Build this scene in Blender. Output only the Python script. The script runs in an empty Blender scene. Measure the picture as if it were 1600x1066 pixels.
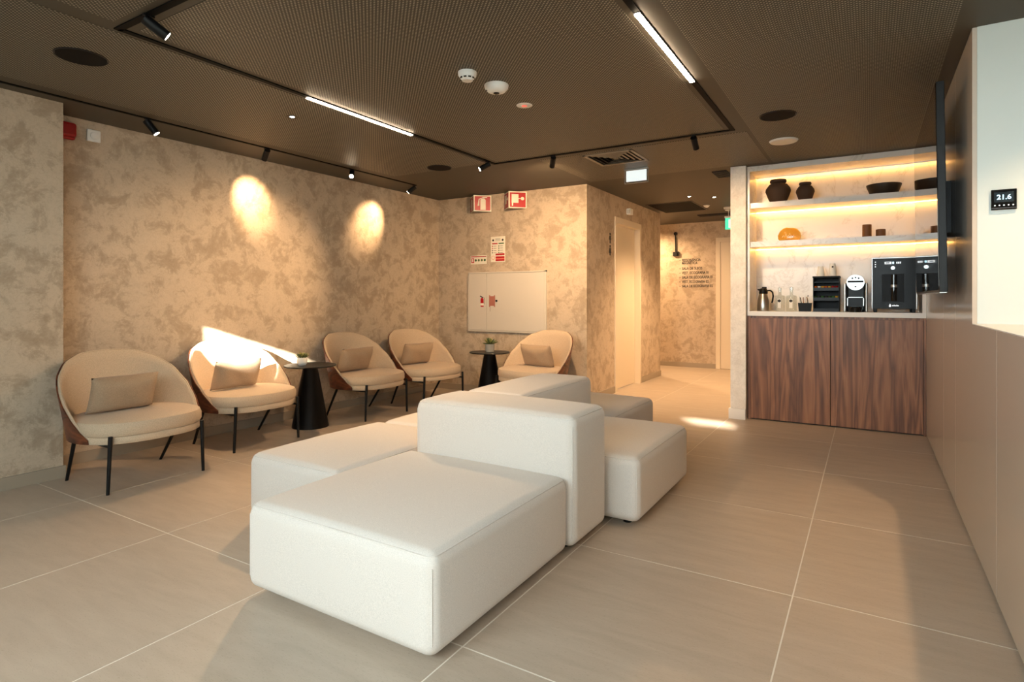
import bpy, bmesh, math, random
from mathutils import Vector, Matrix
random.seed(7)
PI = math.pi
SC = bpy.context.scene
COL = SC.collection

# ------------------------------------------------------------------ camera
CAM_H = 1.15
cam = bpy.data.cameras.new('camera')
cam.sensor_width = 36.0
cam.lens = 912.5 / 1600 * 36.0
cam.shift_y = -(533 - 466) / 1600.0
cam.clip_start = 0.02
cam_o = bpy.data.objects.new('camera', cam)
COL.objects.link(cam_o)
cam_o.location = (0, 0, CAM_H)
cam_o.rotation_euler = (PI / 2, 0, math.radians(31.4))
SC.camera = cam_o

# ------------------------------------------------------------------ sky, sun, exposure
DAY = (0.83, 0.95, 0.98)
WARM = (1.0, 0.64, 0.34)
w = bpy.data.worlds.new('sky'); SC.world = w; w.use_nodes = True
bg = w.node_tree.nodes['Background']
bg.inputs[0].default_value = (*DAY, 1); bg.inputs[1].default_value = 11.5
SUN_DIR = Vector((-1.37, 2.89, -1.0)).normalized()
sun = bpy.data.lights.new('sun', 'SUN'); sun.energy = 55; sun.angle = math.radians(0.53); sun.color = (1, 0.93, 0.82)
so = bpy.data.objects.new('sun', sun); COL.objects.link(so)
so.rotation_euler = SUN_DIR.to_track_quat('-Z', 'Y').to_euler(); so.location = (4, -8, 6)
SC.view_settings.view_transform = 'Standard'
SC.view_settings.look = 'None'
SC.view_settings.gamma = 1
SC.view_settings.use_curve_mapping = False
SC.view_settings.exposure = 0.68
SC.cycles.max_bounces = 8
SC.cycles.diffuse_bounces = 5
SC.cycles.glossy_bounces = 4
SC.cycles.transmission_bounces = 8
SC.cycles.transparent_max_bounces = 8
SC.cycles.sample_clamp_indirect = 6
SC.cycles.caustics_reflective = False
SC.cycles.caustics_refractive = False
SC.cycles.use_denoising = True

# ------------------------------------------------------------------ materials
MATS = {}
def nt(name):
    m = bpy.data.materials.new(name); m.use_nodes = True
    t = m.node_tree; b = t.nodes['Principled BSDF']
    MATS[name] = m
    return m, t, b
def lin(c):
    return tuple((x / 255 / 12.92) if x / 255 <= 0.04045 else ((x / 255 + 0.055) / 1.055) ** 2.4 for x in c)
def mat(name, rgb, rough=0.6, metal=0.0, emit=0.0, spec=0.5, trans=0.0, ior=1.45, srgb=True, ecol=None):
    m, t, b = nt(name)
    c = lin(rgb) if srgb else rgb
    b.inputs['Base Color'].default_value = (*c, 1)
    b.inputs['Roughness'].default_value = rough
    b.inputs['Metallic'].default_value = metal
    b.inputs['Specular IOR Level'].default_value = spec
    b.inputs['Transmission Weight'].default_value = trans
    b.inputs['IOR'].default_value = ior
    if emit:
        b.inputs['Emission Color'].default_value = (*(ecol or c), 1)
        b.inputs['Emission Strength'].default_value = emit
    return m
def N(t, kind, **kw):
    n = t.nodes.new(kind)
    for k, v in kw.items():
        if k in n.inputs.keys(): n.inputs[k].default_value = v
        else: setattr(n, k, v)
    return n
def ramp(t, stops, interp='LINEAR'):
    r = t.nodes.new('ShaderNodeValToRGB'); r.color_ramp.interpolation = interp
    e = r.color_ramp.elements
    while len(e) < len(stops): e.new(0.5)
    for k, (p, c) in enumerate(stops):
        e[k].position = p; e[k].color = (*c, 1)
    return r
def coords(t, kind='pos', scale=(1, 1, 1), rot=(0, 0, 0)):
    mp = t.nodes.new('ShaderNodeMapping')
    mp.inputs['Scale'].default_value = scale; mp.inputs['Rotation'].default_value = rot
    if kind == 'pos':
        g = t.nodes.new('ShaderNodeNewGeometry'); t.links.new(g.outputs['Position'], mp.inputs[0])
    else:
        g = t.nodes.new('ShaderNodeTexCoord'); t.links.new(g.outputs[kind], mp.inputs[0])
    return mp
def bump(t, b, src, strength, dist=0.01):
    bp = t.nodes.new('ShaderNodeBump'); bp.inputs['Strength'].default_value = strength; bp.inputs['Distance'].default_value = dist
    t.links.new(src, bp.inputs['Height']); t.links.new(bp.outputs[0], b.inputs['Normal'])

def plaster(name, dark, light, scale=4.2):
    m, t, b = nt(name)
    c = coords(t)
    n1 = N(t, 'ShaderNodeTexNoise', Scale=scale, Detail=9.0, Roughness=0.70, Distortion=0.35)
    n2 = N(t, 'ShaderNodeTexNoise', Scale=scale * 5.5, Detail=5.0, Roughness=0.7, Distortion=1.2)
    for n in (n1, n2): t.links.new(c.outputs[0], n.inputs['Vector'])
    d, l = lin(dark), lin(light)
    md = tuple((a + bb) / 2 for a, bb in zip(d, l))
    r1 = ramp(t, [(0.40, d), (0.475, md), (0.505, l), (0.60, tuple(min(1, x * 1.06) for x in l))])
    t.links.new(n1.outputs['Fac'], r1.inputs[0])
    r2 = ramp(t, [(0.38, (0.88, 0.87, 0.86)), (0.54, (1, 1, 1))])
    t.links.new(n2.outputs['Fac'], r2.inputs[0])
    mx = N(t, 'ShaderNodeMix', data_type='RGBA', blend_type='MULTIPLY'); mx.inputs['Factor'].default_value = 0.75
    t.links.new(r1.outputs[0], mx.inputs['A']); t.links.new(r2.outputs[0], mx.inputs['B'])
    t.links.new(mx.outputs['Result'], b.inputs['Base Color'])
    b.inputs['Roughness'].default_value = 0.62; b.inputs['Specular IOR Level'].default_value = 0.3
    bump(t, b, n1.outputs['Fac'], 0.12, 0.01)
    return m
plaster('plaster', (172, 154, 132), (194, 177, 155), 6.5)
plaster('plaster_pale', (226, 219, 210), (234, 228, 220), 6)

def stone_tile():
    m, t, b = nt('floor_tile')
    c = coords(t, 'Object', (1.2, 6, 1)); oi = t.nodes.new('ShaderNodeObjectInfo')
    add = N(t, 'ShaderNodeVectorMath', operation='ADD'); t.links.new(c.outputs[0], add.inputs[0])
    sc = N(t, 'ShaderNodeVectorMath', operation='SCALE'); sc.inputs[0].default_value = (17, 31, 7)
    t.links.new(oi.outputs['Random'], sc.inputs['Scale']); t.links.new(sc.outputs[0], add.inputs[1])
    n1 = N(t, 'ShaderNodeTexNoise', Scale=3.0, Detail=8.0, Roughness=0.6, Distortion=0.4)
    n2 = N(t, 'ShaderNodeTexNoise', Scale=60.0, Detail=3.0, Roughness=0.7)
    for n in (n1, n2): t.links.new(add.outputs[0], n.inputs['Vector'])
    a, z = lin((175, 159, 141)), lin((188, 172, 154))
    r1 = ramp(t, [(0.3, a), (0.7, z)]); t.links.new(n1.outputs['Fac'], r1.inputs[0])
    r2 = ramp(t, [(0.30, (0.70, 0.68, 0.66)), (0.42, (1, 1, 1))]); t.links.new(n2.outputs['Fac'], r2.inputs[0])
    mx = N(t, 'ShaderNodeMix', data_type='RGBA', blend_type='MULTIPLY'); mx.inputs['Factor'].default_value = 0.7
    t.links.new(r1.outputs[0], mx.inputs['A']); t.links.new(r2.outputs[0], mx.inputs['B'])
    t.links.new(mx.outputs['Result'], b.inputs['Base Color'])
    b.inputs['Roughness'].default_value = 0.42; b.inputs['Specular IOR Level'].default_value = 0.4
    bump(t, b, n2.outputs['Fac'], 0.03, 0.002)
stone_tile()
mat('grout', (224, 216, 202), 0.8)
mat('skirting', (160, 147, 129), 0.5)

def walnut(name, axis_scale, c0=(66, 41, 28), c1=(112, 73, 50), c2=(150, 104, 72)):
    m, t, b = nt(name)
    c = coords(t, 'Object', axis_scale)
    n0 = N(t, 'ShaderNodeTexNoise', Scale=1.3, Detail=3.0, Roughness=0.5, Distortion=0.7)
    t.links.new(c.outputs[0], n0.inputs['Vector'])
    ml = N(t, 'ShaderNodeMath', operation='MULTIPLY'); ml.inputs[1].default_value = 11.0
    t.links.new(n0.outputs['Fac'], ml.inputs[0])
    fr = N(t, 'ShaderNodeMath', operation='PINGPONG'); fr.inputs[1].default_value = 1.0
    t.links.new(ml.outputs[0], fr.inputs[0])
    n1 = N(t, 'ShaderNodeTexNoise', Scale=9.0, Detail=6.0, Roughness=0.7); t.links.new(c.outputs[0], n1.inputs['Vector'])
    mixf = N(t, 'ShaderNodeMix', data_type='FLOAT'); mixf.inputs['Factor'].default_value = 0.55
    t.links.new(fr.outputs[0], mixf.inputs['A']); t.links.new(n1.outputs['Fac'], mixf.inputs['B'])
    r = ramp(t, [(0.22, lin(c0)), (0.5, lin(c1)), (0.78, lin(c2))]); t.links.new(mixf.outputs['Result'], r.inputs[0])
    t.links.new(r.outputs[0], b.inputs['Base Color'])
    b.inputs['Roughness'].default_value = 0.42
    return m
walnut('walnut', (6.5, 6.5, 0.42), (86, 54, 37), (126, 83, 58), (156, 108, 76))
walnut('walnut_shell', (2.0, 2.0, 6.0), (60, 30, 18), (104, 54, 32), (128, 72, 44))

def fabric(name, rgb, scale=420, var=0.12, rough=0.9):
    m, t, b = nt(name)
    c = coords(t, 'Object')
    n = N(t, 'ShaderNodeTexNoise', Scale=scale, Detail=2.0, Roughness=0.6); t.links.new(c.outputs[0], n.inputs['Vector'])
    k = lin(rgb)
    r = ramp(t, [(0.3, tuple(x * (1 - var) for x in k)), (0.7, tuple(min(1, x * (1 + var)) for x in k))])
    t.links.new(n.outputs['Fac'], r.inputs[0]); t.links.new(r.outputs[0], b.inputs['Base Color'])
    b.inputs['Roughness'].default_value = rough; b.inputs['Specular IOR Level'].default_value = 0.15
    b.inputs['Sheen Weight'].default_value = 0.15
    bump(t, b, n.outputs['Fac'], 0.15, 0.002)
fabric('sofa_fabric', (220, 212, 203))
fabric('chair_fabric', (201, 180, 154), 260, 0.16)
fabric('pillow_fabric', (172, 149, 124), 260, 0.18)

def ceiling_perf():
    m, t, b = nt('ceiling_perforated')
    c = coords(t)
    # staggered dots lightened in colour for the mesh's gloss, 15 mm pitch
    sep = t.nodes.new('ShaderNodeSeparateXYZ'); t.links.new(c.outputs[0], sep.inputs[0])
    def cell(off):
        outs = []
        for ax in (0, 1):
            a = N(t, 'ShaderNodeMath', operation='MULTIPLY_ADD'); a.inputs[1].default_value = 1 / 0.021; a.inputs[2].default_value = off + 500
            t.links.new(sep.outputs[ax], a.inputs[0])
            f = N(t, 'ShaderNodeMath', operation='FRACT'); t.links.new(a.outputs[0], f.inputs[0])
            s = N(t, 'ShaderNodeMath', operation='SUBTRACT'); s.inputs[1].default_value = 0.5; t.links.new(f.outputs[0], s.inputs[0])
            p = N(t, 'ShaderNodeMath', operation='MULTIPLY'); t.links.new(s.outputs[0], p.inputs[0]); t.links.new(s.outputs[0], p.inputs[1])
            outs.append(p)
        q = N(t, 'ShaderNodeMath', operation='ADD'); t.links.new(outs[0].outputs[0], q.inputs[0]); t.links.new(outs[1].outputs[0], q.inputs[1])
        l = N(t, 'ShaderNodeMath', operation='LESS_THAN'); l.inputs[1].default_value = 0.036; t.links.new(q.outputs[0], l.inputs[0])
        return l
    a, d = cell(0.0), cell(0.5)
    mx = N(t, 'ShaderNodeMath', operation='MAXIMUM'); t.links.new(a.outputs[0], mx.inputs[0]); t.links.new(d.outputs[0], mx.inputs[1])
    mc = N(t, 'ShaderNodeMix', data_type='RGBA'); t.links.new(mx.outputs[0], mc.inputs['Factor'])
    mc.inputs['A'].default_value = (*lin((68, 65, 57)), 1); mc.inputs['B'].default_value = (*lin((158, 152, 137)), 1)
    t.links.new(mc.outputs['Result'], b.inputs['Base Color'])
    b.inputs['Roughness'].default_value = 0.55; b.inputs['Specular IOR Level'].default_value = 0.35
ceiling_perf()
mat('ceiling_plain', (78, 73, 64), 0.55, spec=0.35)

def marble():
    m, t, b = nt('marble')
    c = coords(t)
    n0 = N(t, 'ShaderNodeTexNoise', Scale=2.2, Detail=6.0, Roughness=0.6, Distortion=1.2); t.links.new(c.outputs[0], n0.inputs['Vector'])
    s = N(t, 'ShaderNodeMath', operation='SUBTRACT'); s.inputs[1].default_value = 0.5; t.links.new(n0.outputs['Fac'], s.inputs[0])
    a = N(t, 'ShaderNodeMath', operation='ABSOLUTE'); t.links.new(s.outputs[0], a.inputs[0])
    r = ramp(t, [(0.0, lin((208, 199, 188))), (0.010, lin((223, 216, 207))), (0.05, lin((229, 223, 215)))])
    t.links.new(a.outputs[0], r.inputs[0]); t.links.new(r.outputs[0], b.inputs['Base Color'])
    b.inputs['Roughness'].default_value = 0.25
marble()
mat('quartz_white', (226, 223, 218), 0.3)
mat('white_paint', (212, 218, 213), 0.45)
mat('white_plastic', (232, 232, 228), 0.4)
mat('panel_beige', (203, 189, 174), 0.16, spec=0.45)
mat('panel_seam', (206, 196, 182), 0.5)
mat('dark_gap', (24, 20, 17), 0.7)
mat('black_metal', (15, 15, 16), 0.45, spec=0.35)
mat('track_black', (6, 6, 6), 0.7, spec=0.15)
mat('black_satin', (10, 10, 11), 0.32, spec=0.22)
mat('black_gloss', (8, 8, 9), 0.03, spec=0.5, ior=1.5)
mat('black_plastic', (12, 12, 13), 0.45, spec=0.2)
mat('dark_grey', (52, 52, 54), 0.4)
mat('speaker_mesh', (13, 12, 11), 0.8, spec=0.2)
mat('silver', (190, 190, 188), 0.3, 0.9)
mat('steel', (186, 180, 172), 0.28, 1.0)
mat('red_plastic', (148, 18, 20), 0.35)
mat('sign_red', (176, 14, 22), 0.4)
mat('sign_white', (232, 226, 210), 0.5)
mat('print_green', (48, 92, 44), 0.6)
mat('print_dark', (46, 44, 42), 0.6)
mat('print_orange', (226, 92, 40), 0.6)
mat('door_cream', (222, 208, 184), 0.45)
mat('cabinet_white', (206, 199, 187), 0.4)
mat('clay', (70, 50, 36), 0.8)
mat('bronze', (58, 48, 38), 0.45, 0.3)
mat('candle_brown', (120, 78, 42), 0.6)
mat('amber_glass', (246, 196, 92), 0.03, trans=0.9, ior=1.4)
def clear_glass(name, tint, fac):
    m = bpy.data.materials.new(name); m.use_nodes = True; MATS[name] = m
    t = m.node_tree; t.nodes.remove(t.nodes['Principled BSDF'])
    tr = N(t, 'ShaderNodeBsdfTransparent'); tr.inputs[0].default_value = (*tint, 1)
    gl = N(t, 'ShaderNodeBsdfGlossy'); gl.inputs['Roughness'].default_value = 0.02
    mx = t.nodes.new('ShaderNodeMixShader'); mx.inputs[0].default_value = fac
    t.links.new(tr.outputs[0], mx.inputs[1]); t.links.new(gl.outputs[0], mx.inputs[2])
    t.links.new(mx.outputs[0], t.nodes['Material Output'].inputs[0])
clear_glass('pane_glass', (0.97, 0.98, 0.98), 0.04)
clear_glass('bottle_glass', (0.90, 0.92, 0.90), 0.12)
mat('paper_white', (236, 234, 228), 0.6)
mat('capsule_orange', (226, 110, 28), 0.35, 0.3)
mat('capsule_gold', (226, 176, 60), 0.35, 0.3)
mat('capsule_red', (178, 30, 22), 0.35, 0.3)
mat('capsule_green', (60, 84, 40), 0.4, 0.3)
mat('concrete_pot', (150, 148, 142), 0.7)
mat('succulent', (92, 106, 66), 0.55)
mat('succulent_tip', (140, 138, 78), 0.55)
mat('soil', (54, 42, 32), 0.9)
mat('led_warm', (255, 236, 200), emit=40.0, ecol=(1.0, 0.77, 0.52))
mat('led_shelf', (255, 220, 160), emit=21.0, ecol=(1.0, 0.50, 0.12))
mat('lens_warm', (255, 240, 215), emit=30.0, ecol=(1.0, 0.82, 0.58))
mat('lens_cool', (240, 248, 250), emit=7.0, ecol=(0.9, 0.97, 1.0))
mat('exit_white', (235, 245, 245), emit=0.42, ecol=(0.86, 0.97, 1.0))
mat('exit_green', (30, 170, 110), emit=0.9, ecol=(0.08, 0.62, 0.36))
mat('display_blue', (150, 205, 225), emit=1.2, ecol=(0.55, 0.85, 1.0))
mat('display_dark', (14, 26, 34), 0.15)
mat('ui_white', (225, 230, 232), emit=0.5, ecol=(0.9, 0.95, 1.0))
mat('red_glow', (240, 90, 80), 0.4, emit=0.4, ecol=(1, 0.2, 0.15))
mat('sun_blocker_render', (186, 180, 170), 0.8)
mat('asphalt', (120, 118, 114), 0.9)

# ------------------------------------------------------------------ mesh helpers
def link(name, me, m, parent=None):
    o = bpy.data.objects.new(name, me); COL.objects.link(o)
    if m and not me.materials: me.materials.append(MATS[m])
    if parent: o.parent = parent
    return o
def fin(bm, name, m, parent=None, smooth=False, loc=None, rotz=0.0, auto=None):
    bmesh.ops.recalc_face_normals(bm, faces=bm.faces[:])
    me = bpy.data.meshes.new(name); bm.to_mesh(me); bm.free()
    if smooth:
        for p in me.polygons: p.use_smooth = True
        if auto is not None:
            try: me.set_sharp_from_angle(angle=math.radians(auto))
            except Exception: pass
    o = link(name, me, m, parent)
    if loc is not None: o.location = loc
    o.rotation_euler.z = rotz
    return o
def a_box(bm, x0, x1, y0, y1, z0, z1, bevel=0.0, seg=2):
    r = bmesh.ops.create_cube(bm, size=1.0); vs = r['verts']
    for v in vs:
        v.co = Vector(((x0 + x1) / 2 + v.co.x * (x1 - x0), (y0 + y1) / 2 + v.co.y * (y1 - y0), (z0 + z1) / 2 + v.co.z * (z1 - z0)))
    if bevel:
        es = list({e for v in vs for e in v.link_edges})
        bmesh.ops.bevel(bm, geom=es, offset=bevel, segments=seg, affect='EDGES', profile=0.5)
def box(name, m, x0, x1, y0, y1, z0, z1, parent=None, bevel=0.0, **k):
    bm = bmesh.new(); a_box(bm, x0, x1, y0, y1, z0, z1, bevel)
    return fin(bm, name, m, parent, **k)
def a_lathe(bm, prof, seg=32, c=(0, 0, 0), cap=True):
    rings = []
    for r, z in prof:
        if r <= 1e-6: rings.append([bm.verts.new((c[0], c[1], c[2] + z))])
        else: rings.append([bm.verts.new((c[0] + r * math.cos(2 * PI * k / seg), c[1] + r * math.sin(2 * PI * k / seg), c[2] + z)) for k in range(seg)])
    for a, b in zip(rings, rings[1:]):
        if len(a) == 1 and len(b) == 1: continue
        for k in range(seg):
            k2 = (k + 1) % seg
            if len(a) == 1: bm.faces.new((a[0], b[k], b[k2]))
            elif len(b) == 1: bm.faces.new((a[k], b[0], a[k2]))
            else: bm.faces.new((a[k], b[k], b[k2], a[k2]))
    if cap:
        for r in (rings[0], rings[-1]):
            if len(r) > 2: bm.faces.new(r)
def lathe(name, m, prof, parent=None, loc=None, seg=32, auto=40, **k):
    bm = bmesh.new(); a_lathe(bm, prof, seg)
    return fin(bm, name, m, parent, smooth=True, loc=loc, auto=auto, **k)
def a_tube(bm, pts, r, seg=10, closed=False, caps=True):
    pts = [Vector(p) for p in pts]; n = len(pts); rings = []
    up = None
    for i, p in enumerate(pts):
        a = pts[i - 1] if (i > 0 or closed) else p
        b = pts[(i + 1) % n] if (i < n - 1 or closed) else p
        d = (b - a).normalized()
        if up is None:
            up = Vector((0, 0, 1)) if abs(d.z) < 0.9 else Vector((1, 0, 0))
        s = d.cross(up)
        if s.length < 1e-4: s = d.cross(Vector((0, 1, 0)))
        s.normalize(); u = s.cross(d).normalized(); up = u
        rr = r[i] if isinstance(r, (list, tuple)) else r
        rings.append([bm.verts.new(p + (s * math.cos(2 * PI * k / seg) + u * math.sin(2 * PI * k / seg)) * rr) for k in range(seg)])
    m = n if closed else n - 1
    for i in range(m):
        A, B = rings[i], rings[(i + 1) % n]
        for k in range(seg):
            bm.faces.new((A[k], A[(k + 1) % seg], B[(k + 1) % seg], B[k]))
    if caps and not closed:
        bm.faces.new(rings[0]); bm.faces.new(rings[-1])
def tube(name, m, pts, r, parent=None, seg=10, **k):
    bm = bmesh.new(); a_tube(bm, pts, r, seg)
    return fin(bm, name, m, parent, smooth=True, auto=50, **k)
def a_prism(bm, poly, axis, d0, d1):
    # poly in the plane normal to axis; axis 'x': (y,z)  'y': (x,z)  'z': (x,y)
    def P(p, d):
        return (d, p[0], p[1]) if axis == 'x' else (p[0], d, p[1]) if axis == 'y' else (p[0], p[1], d)
    A = [bm.verts.new(P(p, d0)) for p in poly]; B = [bm.verts.new(P(p, d1)) for p in poly]
    n = len(poly)
    bm.faces.new(A); bm.faces.new(B[::-1])
    for k in range(n): bm.faces.new((A[k], A[(k + 1) % n], B[(k + 1) % n], B[k]))
def prism(name, m, poly, axis, d0, d1, parent=None, **k):
    bm = bmesh.new(); a_prism(bm, poly, axis, d0, d1)
    return fin(bm, name, m, parent, **k)
def disc_poly(cx, cy, r, n=20, a0=0, a1=2 * PI):
    return [(cx + r * math.cos(a0 + (a1 - a0) * k / n), cy + r * math.sin(a0 + (a1 - a0) * k / n)) for k in range(n)]
def thing(name, label, cat, loc=(0, 0, 0), rotz=0.0, group=None):
    o = bpy.data.objects.new(name, None); COL.objects.link(o); o.empty_display_size = 0.05
    o.location = loc; o.rotation_euler.z = rotz
    o['label'] = label; o['category'] = cat
    if group: o['group'] = group
    return o
def tag(o, label, cat, group=None):
    o['label'] = label; o['category'] = cat
    if group: o['group'] = group
    return o
def struct(o, label=None):
    o['kind'] = 'structure'
    if label: o['label'] = label
    return o
def sroot(name, label):
    o = bpy.data.objects.new(name, None); COL.objects.link(o); o['kind'] = 'structure'; o['label'] = label
    return o
def text(name, s, size, m, parent, mtx, extrude=0.0008, align='LEFT'):
    cu = bpy.data.curves.new(name, 'FONT'); cu.body = s; cu.size = size; cu.extrude = extrude; cu.align_x = align; cu.offset = size * 0.02; cu.resolution_u = 3
    tmp = bpy.data.objects.new(name + '_tmp', cu); COL.objects.link(tmp)
    bpy.context.view_layer.update()
    me = bpy.data.meshes.new_from_object(tmp.evaluated_get(bpy.context.evaluated_depsgraph_get()))
    bpy.data.objects.remove(tmp); bpy.data.curves.remove(cu)
    me.materials.clear()
    o = link(name, me, m, parent); o.matrix_local = mtx
    return o
# orientation of flat text: facing -Y (reads along +X)
FACE_NEG_Y = Matrix.Rotation(PI / 2, 4, 'X')
def T(x, y, z): return Matrix.Translation((x, y, z))
def spot_lamp(parent, loc, direction, energy, size_deg, blend, color=WARM, radius=0.02):
    l = bpy.data.lights.new('lamp', 'SPOT'); l.energy = energy; l.spot_size = math.radians(size_deg); l.spot_blend = blend
    l.color = color; l.shadow_soft_size = radius
    o = bpy.data.objects.new('lamp', l); COL.objects.link(o); o.location = loc
    o.rotation_euler = Vector(direction).to_track_quat('-Z', 'Y').to_euler()
    if parent: o.parent = parent
    return o

# ------------------------------------------------------------------ room shell
ZC = 2.403
XL, XLP, YLP = -4.70, -4.415, 1.70      # left wall, its projecting bay, where the bay ends
YF, XWC, YWC, YB = 5.90, -2.64, 8.55, 9.85
XR, YWHITE, YCAB = 0.41, 3.42, 5.93
YS = -1.20                               # street front behind the camera
GX, GY = 0.893, 0.928

floor = sroot('floor', 'floor of large square beige stone-look tiles with pale grout')
box('grout_bed', 'grout', -5.6, 3.3, YS - 0.1, 10.0, -0.06, -0.0008, floor)
tm = None
for i in range(-6, 4):
    for j in range(-4, 10):
        x0 = -0.25 + i * GX; y0 = 1.56 + j * GY
        if x0 + GX < -5.4 or x0 > 3.0 or y0 > 9.9 or y0 + GY < YS - 0.4: continue
        if tm is None:
            bm = bmesh.new(); a_box(bm, 0.0025, GX - 0.0025, 0.0025, GY - 0.0025, -0.02, 0.0, 0.0008, 1)
            tm = fin(bm, 'tile', 'floor_tile', floor, loc=(x0, y0, 0)).data
        else:
            o = link('tile', tm, None, floor); o.location = (x0, y0, 0)

def wall(name, label, m, x0, x1, y0, y1, z0=-0.03, z1=ZC + 0.05):
    return struct(box(name, m, x0, x1, y0, y1, z0, z1), label)
wall('wall_left', 'long beige trowelled plaster wall behind the lounge chairs', 'plaster', XL - 0.12, XL, YLP - 0.1, YF + 0.1)
bm = bmesh.new(); a_box(bm, XL - 0.12, XLP, YS, YLP, -0.03, ZC + 0.05)
struct(fin(bm, 'wall_bay', 'plaster'), 'projecting end of the plaster wall beside the first chair')
wall('wall_far', 'plaster wall carrying the fire hose cabinet', 'plaster', XL, XWC, YF, YF + 0.12)
# wall with the washroom door: two stretches and a lintel
D0, D1, DZ = 6.785, 7.605, 2.07
bm = bmesh.new()
a_box(bm, XWC - 0.12, XWC, YF + 0.12, D0 - 0.03, -0.03, ZC + 0.05); a_box(bm, XWC - 0.12, XWC, D1 + 0.03, YWC, -0.03, ZC + 0.05)
a_box(bm, XWC - 0.12, XWC, D0 - 0.03, D1 + 0.03, DZ + 0.03, ZC + 0.05)
struct(fin(bm, 'wall_washroom', 'plaster'), 'plaster wall of the corridor with the washroom door')
wall('wall_corridor_return', 'short plaster return where the corridor turns', 'plaster', -5.2, XWC - 0.12, YWC - 0.12, YWC)
wall('wall_corridor_end', 'plaster wall at the corridor end with black lettering', 'plaster', -5.2, -1.127, YB, YB + 0.12)
wall('wall_corridor_side', 'pale plaster pier between corridor and coffee niche', 'plaster_pale', -1.127, -0.99, 5.86, YB)
wall('wall_niche_back', 'wall closing the space behind the coffee niche', 'plaster_pale', -0.99, 0.6, 6.42, 6.5)
wall('wall_corridor_close', 'wall closing the turned corridor', 'plaster', -5.3, -5.2, YWC, YB)

# skirtings
def skirt(name, x0, x1, y0, y1, m='skirting'):
    return struct(box(name, m, x0, x1, y0, y1, -0.002, 0.076, bevel=0.0015))
skirt('baseboard_left', XL - 0.002, XL + 0.011, YLP, YF)
skirt('baseboard_bay', XLP - 0.002, XLP + 0.012, YS, YLP + 0.012)
skirt('baseboard_far', XL, XWC, YF - 0.011, YF + 0.002)
bm = bmesh.new(); a_box(bm, XWC - 0.002, XWC + 0.011, YF - 0.011, 6.715, -0.002, 0.076); a_box(bm, XWC - 0.002, XWC + 0.011, 7.665, YWC + 0.011, -0.002, 0.076)
struct(fin(bm, 'baseboard_washroom', 'skirting'))
skirt('baseboard_corridor_end', -5.2, -2.125, YB - 0.011, YB + 0.002)
struct(box('baseboard_pier', 'quartz_white', -1.142, -0.992, 5.846, 5.90, -0.002, 0.10, bevel=0.002))

# ceiling: plain slab, perforated panels set into it
ceil = sroot('ceiling', 'dark taupe ceiling of finely perforated metal panels')
box('slab', 'ceiling_plain', -5.6, 3.3, YS - 0.1, 10.0, ZC, ZC + 0.12, ceil)
XT0, XT1, YT0, YT1 = -2.97, -0.863, 1.364, 4.56     # lighting track rectangle
for (x0, x1, y0, y1) in [(XT0 + 0.06, XT1 - 0.05, YT0 + 0.06, YT1 - 0.06), (-4.16, XT0 - 0.05, YS, 4.5), (XT1 + 0.11, 0.34, YS, 5.84),
                         (XT0 + 0.06, XT1 + 0.05, YS, YT0 - 0.05), (-2.55, XT1 + 0.08, YT1 + 0.10, 5.80)]:
    box('ceiling_panel', 'ceiling_perforated', x0, x1, y0, y1, ZC - 0.002, ZC + 0.01, ceil)

# unseen street front, invented to bring in daylight: piers, head beam, framed panes
front = sroot('wall_street', 'invented unseen glazed street front with plaster piers, letting daylight in')
for (x0, x1) in [(-4.6, -2.80), (0.75, 1.35), (3.1, 3.3)]:
    box('pier', 'plaster_pale', x0, x1, YS - 0.15, YS, -0.03, ZC + 0.05, front)
box('head_beam', 'plaster_pale', -2.80, 0.75, YS - 0.15, YS, 2.345, ZC + 0.05, front)
wn = 1
SILL = 1.25
for (x0, x1) in [(-2.80, 0.75), (1.35, 3.1)]:
    box('sill_wall', 'plaster_pale', x0, x1, YS - 0.15, YS, -0.03, SILL, front)
for (x0, x1, zt) in [(-2.80, 0.75, 2.345), (1.35, 3.1, ZC)]:
    wr = sroot('window_%d' % wn, 'invented unseen framed window facing the street, for the daylight'); wn += 1
    box('glass', 'pane_glass', x0, x1, YS - 0.082, YS - 0.076, SILL, zt, wr)
    for xx in (x0 + 0.0, x1 - 0.03): box('window_frame', 'black_metal', xx, xx + 0.03, YS - 0.10, YS - 0.05, SILL, zt, wr)
    box('window_frame', 'black_metal', x0, x1, YS - 0.10, YS - 0.05, SILL, SILL + 0.04, wr)
wall('wall_reception_side', 'side wall of the reception area', 'white_paint', 3.1, 3.2, YS, YWHITE + 0.1)
# sky portals: let the renderer find the two window openings
for (x0, x1, zt) in [(-2.80, 0.75, 2.345), (1.35, 3.1, ZC)]:
    l = bpy.data.lights.new('sky_portal', 'AREA'); l.shape = 'RECTANGLE'; l.size = x1 - x0; l.size_y = zt - SILL; l.cycles.is_portal = True
    o = bpy.data.objects.new('sky_portal', l); COL.objects.link(o); o.location = ((x0 + x1) / 2, YS - 0.14, (zt + SILL) / 2); o.rotation_euler = (PI / 2, 0, 0)
# street outside
box_g = struct(box('ground_street', 'asphalt', -30, 30, -30, YS - 0.15, -0.2, -0.08), 'paved street outside the windows')
bo = sroot('sun_blocking_building', 'unseen building mass added across the street, stepped to shape the sun patches')  # added out of view, shaped so sun reaches only wall and floor patches
bo.location = (0, -9, -0.1)
box('block', 'sun_blocker_render', 0.7, 7.4, -5, 0, 0, 4.82, bo)
for (x0, x1, h) in [(1.55, 5.45, 6.3), (5.45, 6.0, 5.12), (6.0, 7.4, 6.3)]:  # roof steps block the sun except through two gaps
    box('sun_mask', 'sun_blocker_render', x0, x1, -0.35, 0.001, 0, h, bo)

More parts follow.
